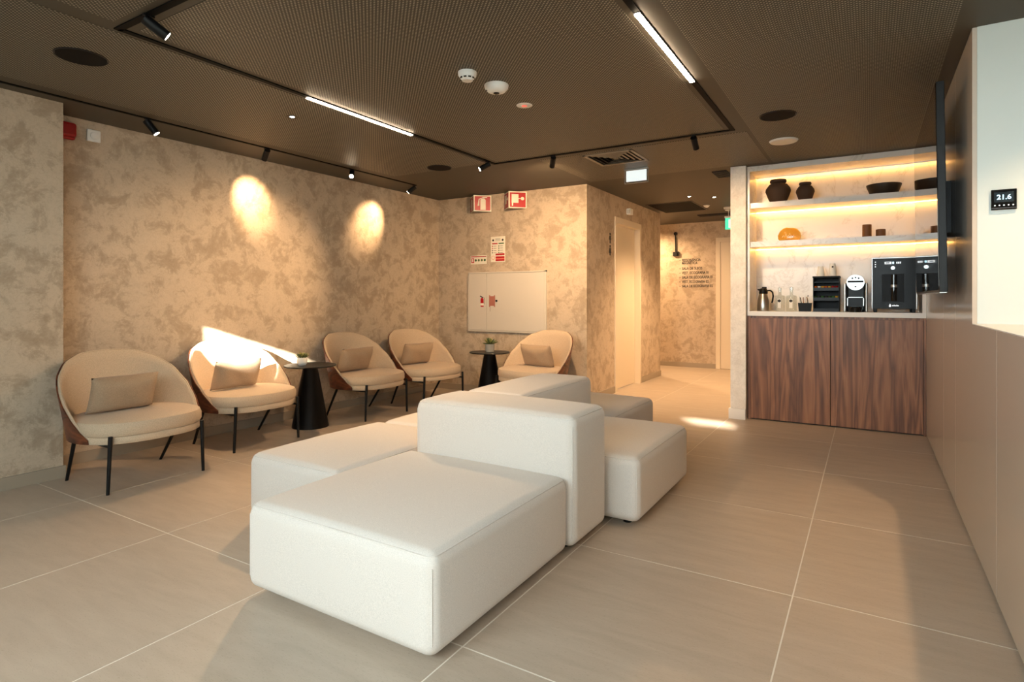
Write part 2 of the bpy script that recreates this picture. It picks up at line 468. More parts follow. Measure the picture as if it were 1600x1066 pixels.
# right side: lacquered panels, half-height reception front beyond
wr = sroot('wall_right', 'glossy beige lacquered panel wall running down to the reception front')
box('core', 'panel_seam', XR + 0.0018, XR + 0.11, YWHITE + 0.02, 6.42, 0.03, ZC, wr)
box('shadow_plinth', 'dark_gap', XR + 0.02, XR + 0.06, YWHITE + 0.001, 6.0, -0.01, 0.035, wr)  # near-black colour stands in for the toe-kick shadow
ZD = 1.032
G = 0.0028
for (y0, y1) in [(4.62, 5.99), (4.03, 4.62)]:
    box('panel', 'panel_beige', XR, XR + 0.018, y0 + G, y1 - G, 0.018, ZC - 0.002, wr)
box('panel', 'panel_beige', XR, XR + 0.018, YWHITE, 4.03 - G, 0.018, ZC - 0.002, wr)
wall('wall_white', 'white wall with the thermostat above the reception counter', 'white_paint', XR + 0.0185, 3.2, YWHITE + 0.0005, YWHITE + 0.02, 0)
desk = thing('reception_desk', 'white reception counter with beige lacquered panel front', 'desk', (0.7, 2.0, 0))
X0 = XR - 0.7
box('counter_top', 'quartz_white', X0 + 0.0002, 0.50, -1.6, 1.4195, ZD - 0.004, ZD, desk)
box('desk_body', 'panel_seam', X0 + 0.0018, 0.45, -1.6, 1.4195, 0.03, ZD - 0.004, desk)
box('shadow_plinth', 'dark_gap', X0 + 0.02, 0.40, -1.6, 1.4195, 0.0, 0.032, desk)  # same dark strip for the shadow under the desk front
for (y0, y1) in [(2.815 + G, YWHITE), (1.60 + G, 2.815 - G), (0.40, 1.60 - G)]:
    box('panel', 'panel_beige', X0, X0 + 0.018, y0 - 2.0, y1 - 2.0, 0.018, ZD - 0.004, desk)

# ------------------------------------------------------------------ doors
dr = sroot('door_1', 'cream washroom door set back in a plain frame')
bm = bmesh.new()
a_box(bm, XWC - 0.115, XWC + 0.014, 6.72, D0, 0, 2.145); a_box(bm, XWC - 0.115, XWC + 0.014, D1, 7.66, 0, 2.145); a_box(bm, XWC - 0.115, XWC + 0.014, D0, D1, DZ, 2.145)
fin(bm, 'door_frame', 'door_cream', dr)
box('door_leaf', 'door_cream', XWC - 0.10, XWC - 0.06, D0 + 0.003, D1 - 0.003, 0.008, DZ - 0.004, dr)
dr = sroot('door_2', 'cream door at the corridor end')
bm = bmesh.new()
a_box(bm, -2.12, -2.05, YB - 0.016, YB + 0.004, 0, 2.13); a_box(bm, -2.05, -1.13, YB - 0.016, YB + 0.004, 2.06, 2.13)
fin(bm, 'door_frame', 'door_cream', dr)
box('door_leaf', 'door_cream', -2.047, -1.13, YB - 0.008, YB + 0.004, 0.008, 2.057, dr)

# ------------------------------------------------------------------ coffee niche
XN0, XN1, YNB = -0.965, 0.395, 6.32
nf = sroot('trim_1', 'white stone frame and marble lining of the coffee niche')
box('marble_back', 'marble', XN0 - 0.02, XN1 + 0.02, YNB, YNB + 0.02, ZD - 0.05, 2.36, nf)
box('side', 'marble', XN0 - 0.022, XN0, YCAB - 0.01, YNB, 0.985, 2.40, nf)
box('side', 'marble', XN1 - 0.012, XR - 0.0005, YCAB - 0.01, YNB, 0.985, 2.40, nf)
box('top', 'marble', XN0, XN1 - 0.012, YCAB - 0.01, YNB, 2.352, 2.40, nf)
ct = box('counter', 'quartz_white', XN0 - 0.022, XR - 0.0006, YCAB - 0.012, YNB, 0.983, 1.026)
tag(ct, 'white stone worktop of the coffee niche over walnut doors', 'counter')
SH = [(2.005, 2.055), (1.637, 1.687)]
for k, (z0, z1) in enumerate(SH):
    sh = thing('shelf', ['upper marble shelf with clay jars and a bowl', 'lower marble shelf with amber ornament and brown cylinders'][k], 'shelf', (0, YCAB + 0.02, z0), group='lit marble shelves')
    box('board', 'marble', XN0, XN1 - 0.012, 0, YNB - YCAB - 0.02, 0, z1 - z0, sh)
    box('light_strip', 'led_shelf', XN0 + 0.004, XN1 - 0.016, YNB - YCAB - 0.05, YNB - YCAB - 0.038, -0.004, 0.002, sh)
tp = thing('shelf_light', 'warm light strip under the niche top', 'light', (0, YCAB, 2.352))
box('light_strip', 'led_shelf', XN0 + 0.004, XN1 - 0.016, YNB - YCAB - 0.03, YNB - YCAB - 0.018, -0.004, 0.002, tp)
box('channel', 'silver', XN0 + 0.002, XN1 - 0.014, YNB - YCAB - 0.034, YNB - YCAB - 0.030, -0.008, 0.002, tp)

cb = thing('walnut_cabinet', 'low walnut cabinet with two flush doors under the worktop', 'cabinet', (-0.28, YCAB, 0))
box('side_panel', 'walnut', XN0 + 0.28 - 0.02, XN0 + 0.28 + 0.006, 0.0, 0.38, 0.0, 0.983, cb)
box('side_panel', 'walnut', 0.392 + 0.28, XR + 0.28 - 0.001, 0.0, 0.38, 0.0, 0.983, cb)
box('top_rail', 'walnut', XN0 + 0.286, 0.672, 0.012, 0.04, 0.955, 0.983, cb)
box('carcass', 'dark_gap', XN0 + 0.286, 0.672, 0.03, 0.38, 0.0, 0.955, cb)
box('door', 'walnut', XN0 + 0.28 + 0.009, -0.0125, -0.004, 0.016, 0.012, 0.962, cb, bevel=0.001)
box('door', 'walnut', -0.0075, 0.669, -0.004, 0.016, 0.012, 0.962, cb, bevel=0.001)

def jar(loc, r, h, label):
    t = thing('clay_jar', label, 'jar', loc, group='clay jars on the upper shelf')
    lathe('body', 'clay', [(0, 0), (r * 0.55, 0), (r * 0.75, h * 0.16), (r, h * 0.50), (r * 0.96, h * 0.62), (r * 0.70, h * 0.80), (r * 0.48, h * 0.84), (r * 0.48, h * 0.88)], t, seg=36)
    lathe('rim', 'clay', [(r * 0.45, h * 0.86), (r * 0.62, h * 0.87), (r * 0.66, h * 0.93), (r * 0.62, h), (r * 0.50, h), (r * 0.46, h * 0.92), (0, h * 0.90)], t, seg=36)
jar((-0.737, 6.09, 2.055), 0.112, 0.225, 'larger round dark clay jar on the upper niche shelf')
jar((-0.505, 6.09, 2.055), 0.080, 0.175, 'smaller round dark clay jar on the upper niche shelf')
b = lathe('shallow_bowl', 'bronze', [(0, 0), (0.095, 0), (0.105, 0.008), (0.132, 0.080), (0.134, 0.092), (0.128, 0.092), (0.10, 0.018), (0, 0.014)], loc=(0.115, 6.09, 2.055), seg=40)
tag(b, 'wide shallow dark bowl on the upper niche shelf', 'bowl')
# amber glass ornament
t = thing('glass_ornament', 'rounded amber glass ornament with white script on the lower shelf', 'ornament', (-0.635, 6.06, 1.687))
bm = bmesh.new()
prof = [(-0.075, 0), (-0.098, 0.02), (-0.102, 0.055), (-0.085, 0.095), (-0.055, 0.122), (-0.025, 0.132), (0.005, 0.126), (0.035, 0.126), (0.068, 0.112), (0.092, 0.08), (0.10, 0.045), (0.092, 0.015), (0.075, 0)]
rings = []
for k in range(7):
    a = -PI / 2 + PI * k / 6; s = 0.86 + 0.14 * math.cos(a)
    rings.append([bm.verts.new((x * s, 0.03 * math.sin(a), z * s)) for x, z in prof])
for A, B in zip(rings, rings[1:]):
    n = len(prof)
    for k in range(n): bm.faces.new((A[k], A[(k + 1) % n], B[(k + 1) % n], B[k]))
bm.faces.new(rings[0]); bm.faces.new(rings[-1])
fin(bm, 'glass_body', 'amber_glass', t, smooth=True, auto=50)
tube('script', 'paper_white', [(-0.06 + 0.011 * k, -0.0335, 0.035 + (0.018 if k % 2 else 0.0) + (0.016 if k in (3,) else 0)) for k in range(10)], 0.0022, t, seg=6)
for (x, r, h, l) in [(-0.012, 0.036, 0.118, 'taller brown cylinder candle on the lower shelf'), (0.092, 0.037, 0.070, 'shorter brown cylinder candle on the lower shelf')]:
    t = thing('pillar_candle', l, 'candle', (x, 6.09, 1.687), group='cylinder candles')
    lathe('wax', 'candle_brown', [(0, 0), (r, 0), (r, h - 0.003), (r - 0.003, h), (r * 0.7, h - 0.002), (0, h - 0.004)], t)
    tube('wick', 'print_dark', [(0, 0, h - 0.006), (0.001, 0, h + 0.005)], 0.0012, t, seg=6)

ZK = 1.026
t = thing('vacuum_jug', 'steel vacuum jug with black lid and handle on the worktop', 'jug', (-0.868, 6.09, ZK))
lathe('body', 'steel', [(0, 0), (0.056, 0), (0.058, 0.006), (0.057, 0.05), (0.050, 0.115), (0.040, 0.158), (0.036, 0.168), (0, 0.168)], t)
lathe('lid', 'black_plastic', [(0.038, 0.166), (0.040, 0.172), (0.038, 0.20), (0.030, 0.215), (0.012, 0.222), (0, 0.222)], t)
prism('spout', 'black_plastic', [(-0.055, 0.21), (-0.03, 0.185), (-0.03, 0.214)], 'y', -0.012, 0.012, t)
box('lever', 'black_plastic', -0.012, 0.030, -0.008, 0.008, 0.218, 0.232, t, bevel=0.003)
tube('handle', 'black_plastic', [(0.034, 0, 0.196), (0.062, 0, 0.198), (0.082, 0, 0.180), (0.088, 0, 0.145), (0.082, 0, 0.10), (0.076, 0, 0.078)], 0.008, t)
for x, l in [(-0.722, 'clear glass bottle with round label, beside the steel jug'), (-0.622, 'clear glass bottle with round label, beside the stirrer box')]:
    t = thing('glass_bottle', l, 'bottle', (x, 6.09, ZK), group='glass bottles')
    lathe('glass_body', 'bottle_glass', [(0, 0.002), (0.044, 0), (0.047, 0.006), (0.047, 0.135), (0.042, 0.148), (0.018, 0.152), (0.0145, 0.16), (0.0145, 0.198), (0, 0.198)], t)
    lathe('stopper', 'bottle_glass', [(0.012, 0.196), (0.018, 0.200), (0.018, 0.222), (0.012, 0.228), (0, 0.228)], t)
    bm = bmesh.new(); a_prism(bm, disc_poly(0, 0.098, 0.014, 16), 'y', -0.0485, -0.0475); fin(bm, 'label_mark', 'print_dark', t)
    box('label', 'paper_white', -0.014, 0.014, -0.0478, -0.047, 0.03, 0.118, t)
t = thing('stirrer_box', 'small black box of striped sugar sticks and stirrers', 'box', (-0.505, 6.07, ZK))
prism('box', 'black_plastic', [(-0.048, 0), (0.048, 0), (0.056, 0.080), (-0.056, 0.080)], 'y', -0.045, 0.045, t)
for k in range(9):
    x = -0.042 + 0.0105 * k; a = random.uniform(-0.25, 0.25); y = random.uniform(-0.03, 0.03)
    tube('stick', ['paper_white', 'paper_white', 'print_dark', 'candle_brown'][k % 4], [(x, y, 0.03), (x + 0.09 * math.sin(a), y + 0.01, 0.142 + random.uniform(-0.012, 0.01))], 0.0042, t, seg=6)
t = thing('capsule_organiser', 'black tiered organiser filled with coffee capsules', 'organiser', (-0.328, 6.10, ZK))
for x in (-0.106, 0.100): box('side', 'black_plastic', x, x + 0.006, -0.10, 0.10, 0.0, 0.312, t)
box('back', 'black_plastic', -0.10, 0.10, 0.094, 0.10, 0, 0.312, t)
box('top', 'black_plastic', -0.110, 0.110, -0.104, 0.10, 0.310, 0.324, t)
for k, z in enumerate((0.0, 0.10, 0.19, 0.265)):
    tr = prism('tray', 'black_satin', [(-0.104, z), (0.094, z), (0.094, z + 0.006), (-0.098, z + 0.006), (-0.100, z + 0.030), (-0.104, z + 0.030)] if k < 3 else [(-0.08, z), (0.094, z), (0.094, z + 0.006), (-0.08, z + 0.006)], 'x', -0.10, 0.10, t)
for row, z in ((0, 0.206), (1, 0.116)):
    for k in range(7):
        c = ['capsule_orange', 'paper_white', 'capsule_gold', 'capsule_orange', 'capsule_gold', 'capsule_red', 'capsule_red'] if row == 0 else ['capsule_green', 'print_dark', 'print_green', 'print_dark', 'capsule_green', 'print_green', 'capsule_gold']
        bm = bmesh.new(); a_lathe(bm, [(0, 0), (0.010, 0), (0.0132, 0.026), (0.0150, 0.028), (0, 0.028)], 12)
        fin(bm, 'capsule', c[k], t, smooth=True, auto=40, loc=(-0.084 + 0.028 * k, -0.078, z - (0.0 if row == 0 else 0.0)))
for x, n, l in [(-0.376, 3, 'shorter stack of white paper cups on the black organiser'), (-0.279, 5, 'taller stack of white paper cups with a dark mark')]:
    t = thing('paper_cup_stack', l, 'cups', (x, 6.09, ZK + 0.324), group='paper cups')
    for k in range(n):
        zz = 0.012 * k
        lathe('cup', 'paper_white', [(0.030, zz), (0.0315, zz + 0.003), (0.030, zz + 0.006), (0.021, zz + 0.07), (0, zz + 0.07)], t, seg=24)
    if n == 5: prism('printed_mark', 'print_dark', disc_poly(0, 0.085, 0.008, 12), 'y', -0.0285, -0.022, t)
# capsule coffee machine
t = thing('coffee_machine', 'black and silver capsule coffee machine with round head', 'coffee machine', (-0.098, 6.08, ZK))
box('body', 'black_satin', -0.074, 0.080, -0.06, 0.13, 0.0, 0.262, t, bevel=0.02)
box('side_trim', 'silver', -0.094, -0.072, -0.075, 0.10, 0.0, 0.262, t, bevel=0.009)
box('side_trim', 'silver', 0.072, 0.092, -0.075, 0.10, 0.0, 0.262, t, bevel=0.009)
bm = bmesh.new(); a_prism(bm, disc_poly(0, 0.262, 0.068, 32), 'y', -0.098, 0.02)
hd = fin(bm, 'head', 'silver', t)
box('lever_slot', 'black_plastic', -0.060, 0.060, -0.102, -0.096, 0.262, 0.279, hd)
for x, z in ((-0.024, 0.300), (0, 0.306), (0.024, 0.300), (0, 0.226)):
    prism('button', 'black_plastic', disc_poly(x, z, 0.0075, 12), 'y', -0.101, -0.096, hd)
box('cup_shelf', 'silver', -0.056, 0.056, -0.10, -0.055, 0.128, 0.134, t)
for x in (-0.064, 0.058): box('rail', 'silver', x, x + 0.006, -0.10, -0.06, 0.055, 0.125, t)
lathe('drip_tray', 'black_gloss', [(0, 0), (0.05, 0), (0.054, 0.04), (0.048, 0.048), (0, 0.046)], t, loc=(0, -0.085, 0.0))
# water dispenser
t = thing('water_dispenser', 'black countertop water dispenser with silver edge and dispensing bay', 'dispenser', (0.186, 6.09, ZK))
DX, DH, Z0 = 0.160, 0.470, 0.032
bm = bmesh.new(); a_box(bm, -DX, DX, -0.13, 0.20, Z0, DH, 0.012); fin(bm, 'housing', 'dark_grey', t)
bm = bmesh.new()
for (x0, x1, z0, z1) in [(-DX - 0.004, -DX + 0.006, Z0, DH), (DX - 0.006, DX + 0.004, Z0, DH), (-DX, DX, DH - 0.006, DH + 0.004)]:
    a_box(bm, x0, x1, -0.142, -0.128, z0, z1, 0.003)
fin(bm, 'edge_trim', 'silver', t)
bm = bmesh.new()
for (x0, x1, z0, z1) in [(-DX + 0.006, -0.088, Z0, DH - 0.006), (0.072, DX - 0.006, Z0, DH - 0.006), (-0.088, 0.072, 0.330, DH - 0.006), (-0.088, 0.072, Z0, 0.092)]:
    a_box(bm, x0, x1, -0.140, -0.130, z0, z1)
fin(bm, 'front_panel', 'black_satin', t)
box('bay', 'black_plastic', -0.088, 0.072, -0.1315, -0.128, 0.092, 0.330, t)
lathe('tap_column', 'black_gloss', [(0, 0.10), (0.026, 0.10), (0.026, 0.325), (0, 0.325)], t, loc=(0.0, -0.118, 0))
lathe('tap_band', 'silver', [(0.0265, 0.215), (0.0275, 0.216), (0.0275, 0.238), (0.0265, 0.239)], t, loc=(0.0, -0.118, 0))
box('screen', 'ui_white', -0.068, -0.018, -0.1412, -0.1395, 0.415, 0.436, t)
box('screen_mark', 'display_dark', -0.060, -0.032, -0.1418, -0.141, 0.421, 0.431, t)
box('screen_mark', 'display_blue', -0.012, 0.0, -0.1412, -0.1395, 0.417, 0.435, t)
for k in range(3): box('screen_mark', 'ui_white', 0.016 + 0.012 * k, 0.025 + 0.012 * k, -0.1412, -0.1395, 0.418, 0.434, t)
lathe('power_button', 'silver', [(0.006, 0), (0.015, 0), (0.015, 0.003), (0.006, 0.003)], t, loc=(-0.008, -0.139, 0.382)).rotation_euler = (PI / 2, 0, 0)
for k in range(3): prism('indicator', 'ui_white', disc_poly(-0.135, 0.435 - 0.020 * k, 0.005, 10), 'y', -0.1412, -0.1395, t)
lg = prism('logo_drop', 'ui_white', [(-0.030, 0.048), (-0.022, 0.050), (-0.020, 0.060), (-0.028, 0.076), (-0.037, 0.060), (-0.036, 0.051)], 'y', -0.1412, -0.1395, t)
for k in range(8): box('logo_letter', 'ui_white', -0.014 + 0.0062 * k, -0.0095 + 0.0062 * k, -0.1412, -0.1395, 0.055, 0.064 + (0.004 if k in (2, 5) else 0), t)
for x in (-0.15, 0.125):
    for y in (-0.12, 0.15): box('foot', 'black_plastic', x, x + 0.028, y, y + 0.03, 0.0, Z0 + 0.002, t, bevel=0.003)
tube('hose', 'paper_white', [(-0.03, -0.06, 0.03), (0.02, -0.07, 0.014), (0.06, -0.07, 0.012), (0.09, -0.05, 0.03)], 0.003, t, seg=6)

# ------------------------------------------------------------------ television on the panel wall
tv = thing('television', 'large wall-mounted television with glossy black screen', 'television', (0.30, 4.37, 1.18))
bm = bmesh.new(); a_box(bm, 0.0, 0.034, -0.80, 0.80, 0.0, 1.045, 0.003); bd = fin(bm, 'casing', 'black_metal', tv)
sc_ = box('screen', 'black_gloss', -0.0025, 0.001, -0.794, 0.794, 0.012, 1.039, tv)
br = box('wall_bracket', 'black_metal', 0.03, 0.109, -0.16, 0.16, 0.35, 0.65, tv)
bt = box('bottom_trim', 'silver', 0.001, 0.030, -0.795, 0.795, -0.004, 0.0005, tv)
for o in (bd, sc_, bt): o.rotation_euler.y = math.radians(-0.8)

# ------------------------------------------------------------------ modular sofa
def cushion_block(name, label, x0, x1, y0, y1, z0, z1, r=0.045, crown=0.022, group='modular sofa blocks'):
    cx, cy = (x0 + x1) / 2, (y0 + y1) / 2
    t = thing(name, label, 'sofa', (cx, cy, 0), group=group)
    hx, hy, hz = (x1 - x0) / 2, (y1 - y0) / 2, (z1 - z0) / 2; zc = (z0 + z1) / 2
    def surf(n, u, v, w):
        # u,v,w in -1..1 select the point of the inner box, n is the outward direction
        p = Vector((u * (hx - r), v * (hy - r), w * (hz - r))) + n * r
        q = Vector((p.x / hx, p.y / hy, p.z / hz))
        bx = max(0, 1 - q.x ** 2); by = max(0, 1 - q.y ** 2); bz = max(0, 1 - q.z ** 2)
        if n.z > 0: p.z += crown * (bx * by) ** 0.6 * n.z
        p.x += 0.0035 * n.x * bz * by; p.y += 0.0035 * n.y * bz * bx
        p.z += zc
        return p
    K = 5
    def axis(h):
        m = 10
        return [(-1 + 0.0 * 0, -1 + k / K) for k in range(K)] + [(-1 + 2 * k / m, 0.0) for k in range(m + 1)] + [(1, (k + 1) / K) for k in range(K)]
    ax = axis(hx)
    bm = bmesh.new(); cache = {}
    def vert(ia, ib, face):
        (ua, da), (ub, db) = ax[ia], ax[ib]
        f, s = face
        d = [0, 0, 0]; uvw = [0, 0, 0]
        o1, o2 = [k for k in range(3) if k != f]
        d[f] = s; d[o1] = math.tan(da * PI / 4); d[o2] = math.tan(db * PI / 4)
        uvw[f] = s; uvw[o1] = ua; uvw[o2] = ub
        n = Vector(d).normalized(); p = surf(n, *uvw)
        key = tuple(round(c, 5) for c in p)
        if key not in cache: cache[key] = bm.verts.new(p)
        return cache[key]
    M = len(ax)
    for f in range(3):
        for s in (-1, 1):
            for i in range(M - 1):
                for j in range(M - 1):
                    q = [vert(i, j, (f, s)), vert(i + 1, j, (f, s)), vert(i + 1, j + 1, (f, s)), vert(i, j + 1, (f, s))]
                    q2 = list(dict.fromkeys(q))
                    if len(q2) >= 3:
                        try: bm.faces.new(q2)
                        except ValueError: pass
    up = fin(bm, 'upholstery', 'sofa_fabric', t, smooth=True)
    # stitched seams: around the top edge and down the corners
    s2 = math.sqrt(0.5); loop = []
    st = [-1 + 2 * k / 10 for k in range(11)]
    def corner(sx, sy, rev):
        a = [(k / 4) * PI / 2 for k in range(1, 4)]
        if rev: a = a[::-1]
        return [surf(Vector((sx * math.cos(q) * s2, sy * math.sin(q) * s2, s2)), sx, sy, 1) for q in a]
    loop += [surf(Vector((s2, 0, s2)), 1, v, 1) for v in st] + corner(1, 1, False)
    loop += [surf(Vector((0, s2, s2)), -u, 1, 1) for u in st] + corner(-1, 1, True)
    loop += [surf(Vector((-s2, 0, s2)), -1, -v, 1) for v in st] + corner(-1, -1, False)
    loop += [surf(Vector((0, -s2, s2)), u, -1, 1) for u in st] + corner(1, -1, True)
    bm = bmesh.new(); a_tube(bm, loop, 0.003, 6, closed=True)
    fin(bm, 'top_seam', 'sofa_fabric', up, smooth=True)
    for sx in (-1, 1):
        for sy in (-1, 1):
            pts = [surf(Vector((sx * s2, sy * s2, 0)), sx, sy, wv) for wv in st]
            tube('corner_seam', 'sofa_fabric', pts, 0.003, up, seg=6)
    for sx in (-1, 1):
        for sy in (-1, 1):
            lathe('foot', 'black_plastic', [(0, 0), (0.022, 0), (0.022, z0 + 0.006), (0, z0 + 0.006)], t, loc=(sx * (hx - 0.09), sy * (hy - 0.09), 0), seg=16)
    return t
SG = 'modular sofa blocks'
cushion_block('sofa_module', 'wide off-white sofa seat with the tall backrest block along one side', -2.07, -1.14, 1.40, 2.355, 0.025, 0.355)
cushion_block('sofa_module', 'tall off-white sofa backrest block behind the widest seat', -2.045, -1.12, 2.362, 2.752, 0.025, 0.615, crown=0.016)
cushion_block('sofa_module', 'off-white sofa seat standing closest to the walnut cabinet', -1.615, -0.97, 2.79, 3.72, 0.025, 0.350)
cushion_block('sofa_module', 'off-white backrest block in the middle between two side seats', -2.03, -1.622, 2.77, 3.725, 0.025, 0.610, crown=0.016)
cushion_block('sofa_module', 'off-white sofa seat nearest the first two lounge chairs', -2.73, -2.077, 1.86, 2.795, 0.025, 0.350)
cushion_block('sofa_module', 'off-white sofa seat facing the third lounge chair', -2.71, -2.037, 2.802, 3.73, 0.025, 0.350)
cushion_block('sofa_module', 'off-white sofa seat closest to the corridor', -2.41, -1.475, 3.737, 4.62, 0.025, 0.345)

# ------------------------------------------------------------------ lounge chairs
def lerp_tab(tab, x):
    for (a, va), (b, vb) in zip(tab, tab[1:]):
        if x <= b:
            k = (x - a) / (b - a); k = k * k * (3 - 2 * k) * 0.35 + k * 0.65
            return va + (vb - va) * k
    return tab[-1][1]
RIM = [(0, 0.795), (18, 0.785), (35, 0.745), (52, 0.675), (70, 0.575), (85, 0.485), (98, 0.405), (108, 0.345), (114, 0.312)]
def seat_outline(n=48, ax=0.315, ay=0.355, e=2.5, grow=0.0):
    out = []
    for k in range(n):
        a = 2 * PI * k / n; c, s = math.cos(a), math.sin(a)
        out.append(((ax + grow) * math.copysign(abs(c) ** (2 / e), c), (ay + grow) * math.copysign(abs(s) ** (2 / e), s)))
    return out
def a_puck(bm, z0, z1, r, crown, grow=0.0):
    prof = [(-r, z0 + r * 0), (-r * 0.3, z0), (0, z0 + r * 0.5), (0, z1 - r), (-r * 0.29, z1 - r * 0.29), (-r, z1)]
    rings = [[bm.verts.new((x, y, z)) for x, y in seat_outline(grow=grow + g)] for g, z in prof]
    for sc in (0.75, 0.45):
        ring = []
        for x, y in seat_outline(grow=grow - r): ring.append(bm.verts.new((x * sc, y * sc, z1 + crown * (1 - sc))))
        rings.append(ring)
    n = len(rings[0])
    for A, B in zip(rings, rings[1:]):
        for k in range(n): bm.faces.new((A[k], A[(k + 1) % n], B[(k + 1) % n], B[k]))
    bm.faces.new(rings[0]); bm.faces.new(rings[-1])
def shell_pt(th, z, off):
    a = math.radians(th); c, s = math.cos(a), math.sin(a); tt = max(0, z - 0.29)
    x = -(0.318 + off) * c - 0.18 * tt * max(c, 0) + 0.02 * max(-c, 0)
    e = 2.4
    y = (0.358 + off) * math.copysign(abs(s) ** (2 / e), s) + 0.16 * tt * s
    return Vector((x, y, z))
def a_shell(bm, o0, o1, zb, drop=0.0):
    ths = [-114 + 228 * k / 56 for k in range(57)]; M = 9
    grid = []
    for th in ths:
        zr = max(zb + 0.012, lerp_tab(RIM, abs(th)) - drop)
        col = [shell_pt(th, zb + (zr - zb) * j / M, o0) for j in range(M + 1)]
        top = shell_pt(th, zr + abs(o1 - o0) * 0.35, (o0 + o1) / 2)
        col2 = [shell_pt(th, zb + (zr - zb) * j / M, o1) for j in range(M, -1, -1)]
        grid.append([bm.verts.new(p) for p in col + [top] + col2])
    n = len(grid[0])
    for A, B in zip(grid, grid[1:]):
        for k in range(n): bm.faces.new((A[k], A[(k + 1) % n], B[(k + 1) % n], B[k]))
    bm.faces.new(grid[0]); bm.faces.new(grid[-1])
CH_MESH = {}
def chair(label, loc, rotz):
    t = thing('lounge_chair', label, 'chair', loc, rotz, 'lounge chairs along the walls')
    def part(name, m, build, parent=t, auto=45):
        key = name
        if key not in CH_MESH:
            bm = bmesh.new(); build(bm); o = fin(bm, name, m, parent, smooth=True, auto=auto); CH_MESH[key] = o.data
            return o
        return link(name, CH_MESH[key], None, parent)
    part('seat_base', 'chair_fabric', lambda bm: a_puck(bm, 0.285, 0.330, 0.012, 0.0, -0.004))
    part('seat_cushion', 'chair_fabric', lambda bm: a_puck(bm, 0.330, 0.418, 0.032, 0.012, 0.004))
    inner = part('backrest', 'chair_fabric', lambda bm: a_shell(bm, -0.020, 0.0, 0.292, 0.004), auto=60)
    def pipe(bm):
        pts = []
        for k in range(57):
            th = -114 + 228 * k / 56
            pts.append(shell_pt(th, max(0.304, lerp_tab(RIM, abs(th)) - 0.004) + 0.007, -0.010))
        a_tube(bm, pts, 0.005, 6)
    part('piping', 'chair_fabric', pipe, inner)
    part('walnut_shell', 'walnut_shell', lambda bm: a_shell(bm, 0.0005, 0.008, 0.288, 0.0), auto=60)['label'] = 'curved walnut veneer outer shell'
    for s in (-1, 1):
        def fl(bm, s=s): a_tube(bm, [(0.262, s * 0.274, 0.338), (0.262, s * 0.276, 0.28), (0.258, s * 0.286, 0.0)], [0.012, 0.012, 0.0095], 10)
        def bl(bm, s=s): a_tube(bm, [(-0.075, s * 0.318, 0.300), (-0.095, s * 0.314, 0.270), (-0.268, s * 0.286, 0.0)], [0.011, 0.012, 0.0095], 10)
        def br(bm, s=s): a_tube(bm, [(0.255, s * 0.275, 0.277), (-0.02, s * 0.275, 0.277), (-0.14, s * 0.20, 0.277)], 0.008, 8)
        for nm, f in (('leg', fl), ('leg', bl), ('seat_rail', br)):
            key = nm + f.__name__ + str(s)
            if key not in CH_MESH:
                bm = bmesh.new(); f(bm); o = fin(bm, nm, 'black_metal', t, smooth=True, auto=50); CH_MESH[key] = o.data
            else: link(nm, CH_MESH[key], None, t)
    return t
PIL = {}
def pillow(label, loc, rot, wdt=0.40, hgt=0.245):
    if 'm' not in PIL:
        bm = bmesh.new(); NX, NY = 22, 16; sides = []
        for s in (-1, 1):
            g = []
            for i in range(NX + 1):
                row = []
                for j in range(NY + 1):
                    u, v = -1 + 2 * i / NX, -1 + 2 * j / NY
                    e = ((1 - u ** 4) * (1 - v ** 4))
                    pinch = 1 - 0.05 * (1 - v * v) * u * u - 0.0
                    pv = 1 - 0.09 * (1 - u * u)
                    d = 0.072 * e ** 0.55 + 0.004 * math.sin(7 * u + 3 * v) * e
                    row.append((u * wdt / 2 * pinch, s * d, v * hgt / 2 * pv))
                g.append(row)
            sides.append(g)
        V = {}
        def vv(p):
            k = tuple(round(c, 5) for c in p)
            if k not in V: V[k] = bm.verts.new(p)
            return V[k]
        for g in sides:
            for i in range(NX):
                for j in range(NY):
                    q = list(dict.fromkeys([vv(g[i][j]), vv(g[i + 1][j]), vv(g[i + 1][j + 1]), vv(g[i][j + 1])]))
                    if len(q) > 2:
                        try: bm.faces.new(q)
                        except ValueError: pass
        o = fin(bm, 'lumbar_pillow', 'pillow_fabric', None, smooth=True); PIL['m'] = o.data
    else: o = link('lumbar_pillow', PIL['m'], None)
    o.location = loc; o.rotation_euler = rot
    return tag(o, label, 'pillow', 'lumbar pillows on the lounge chairs')
CHAIRS = [((-4.045, 1.965), 0.0, 'beige lounge chair beside the projecting wall end', 'taupe lumbar pillow on the chair beside the projecting wall end', (-0.05, 0.0, 0.0)),
          ((-4.275, 2.91), 0.0, 'beige lounge chair with the sun patch on its backrest', 'taupe lumbar pillow on the sunlit chair', (-0.05, 0.0, 0.0)),
          ((-4.255, 4.215), 0.0, 'beige lounge chair on the far side of the table with the white pot', 'taupe lumbar pillow on the chair past the white plant pot', (-0.10, 0.0, 0.0)),
          ((-4.13, 4.99), -9.0, 'beige lounge chair in the corner, turned beside the hose cabinet wall', 'taupe lumbar pillow on the corner chair', (-0.10, 0.0, 0.0)),
          ((-3.02, 5.36), -100.0, 'beige lounge chair below the fire hose cabinet', 'taupe lumbar pillow on the chair below the hose cabinet', (-0.06, 0.05, 0.0))]
for (xy, rz, lab, pl, off) in CHAIRS:
    chair(lab, (xy[0], xy[1], 0), math.radians(rz))
    a = math.radians(rz)
    dx, dy = off[0] - 0.02, off[1] - 0.05
    pillow(pl, (xy[0] + dx * math.cos(a) - dy * math.sin(a), xy[1] + dx * math.sin(a) + dy * math.cos(a), 0.424 + 0.118), (math.radians(20), 0, a + PI / 2), )

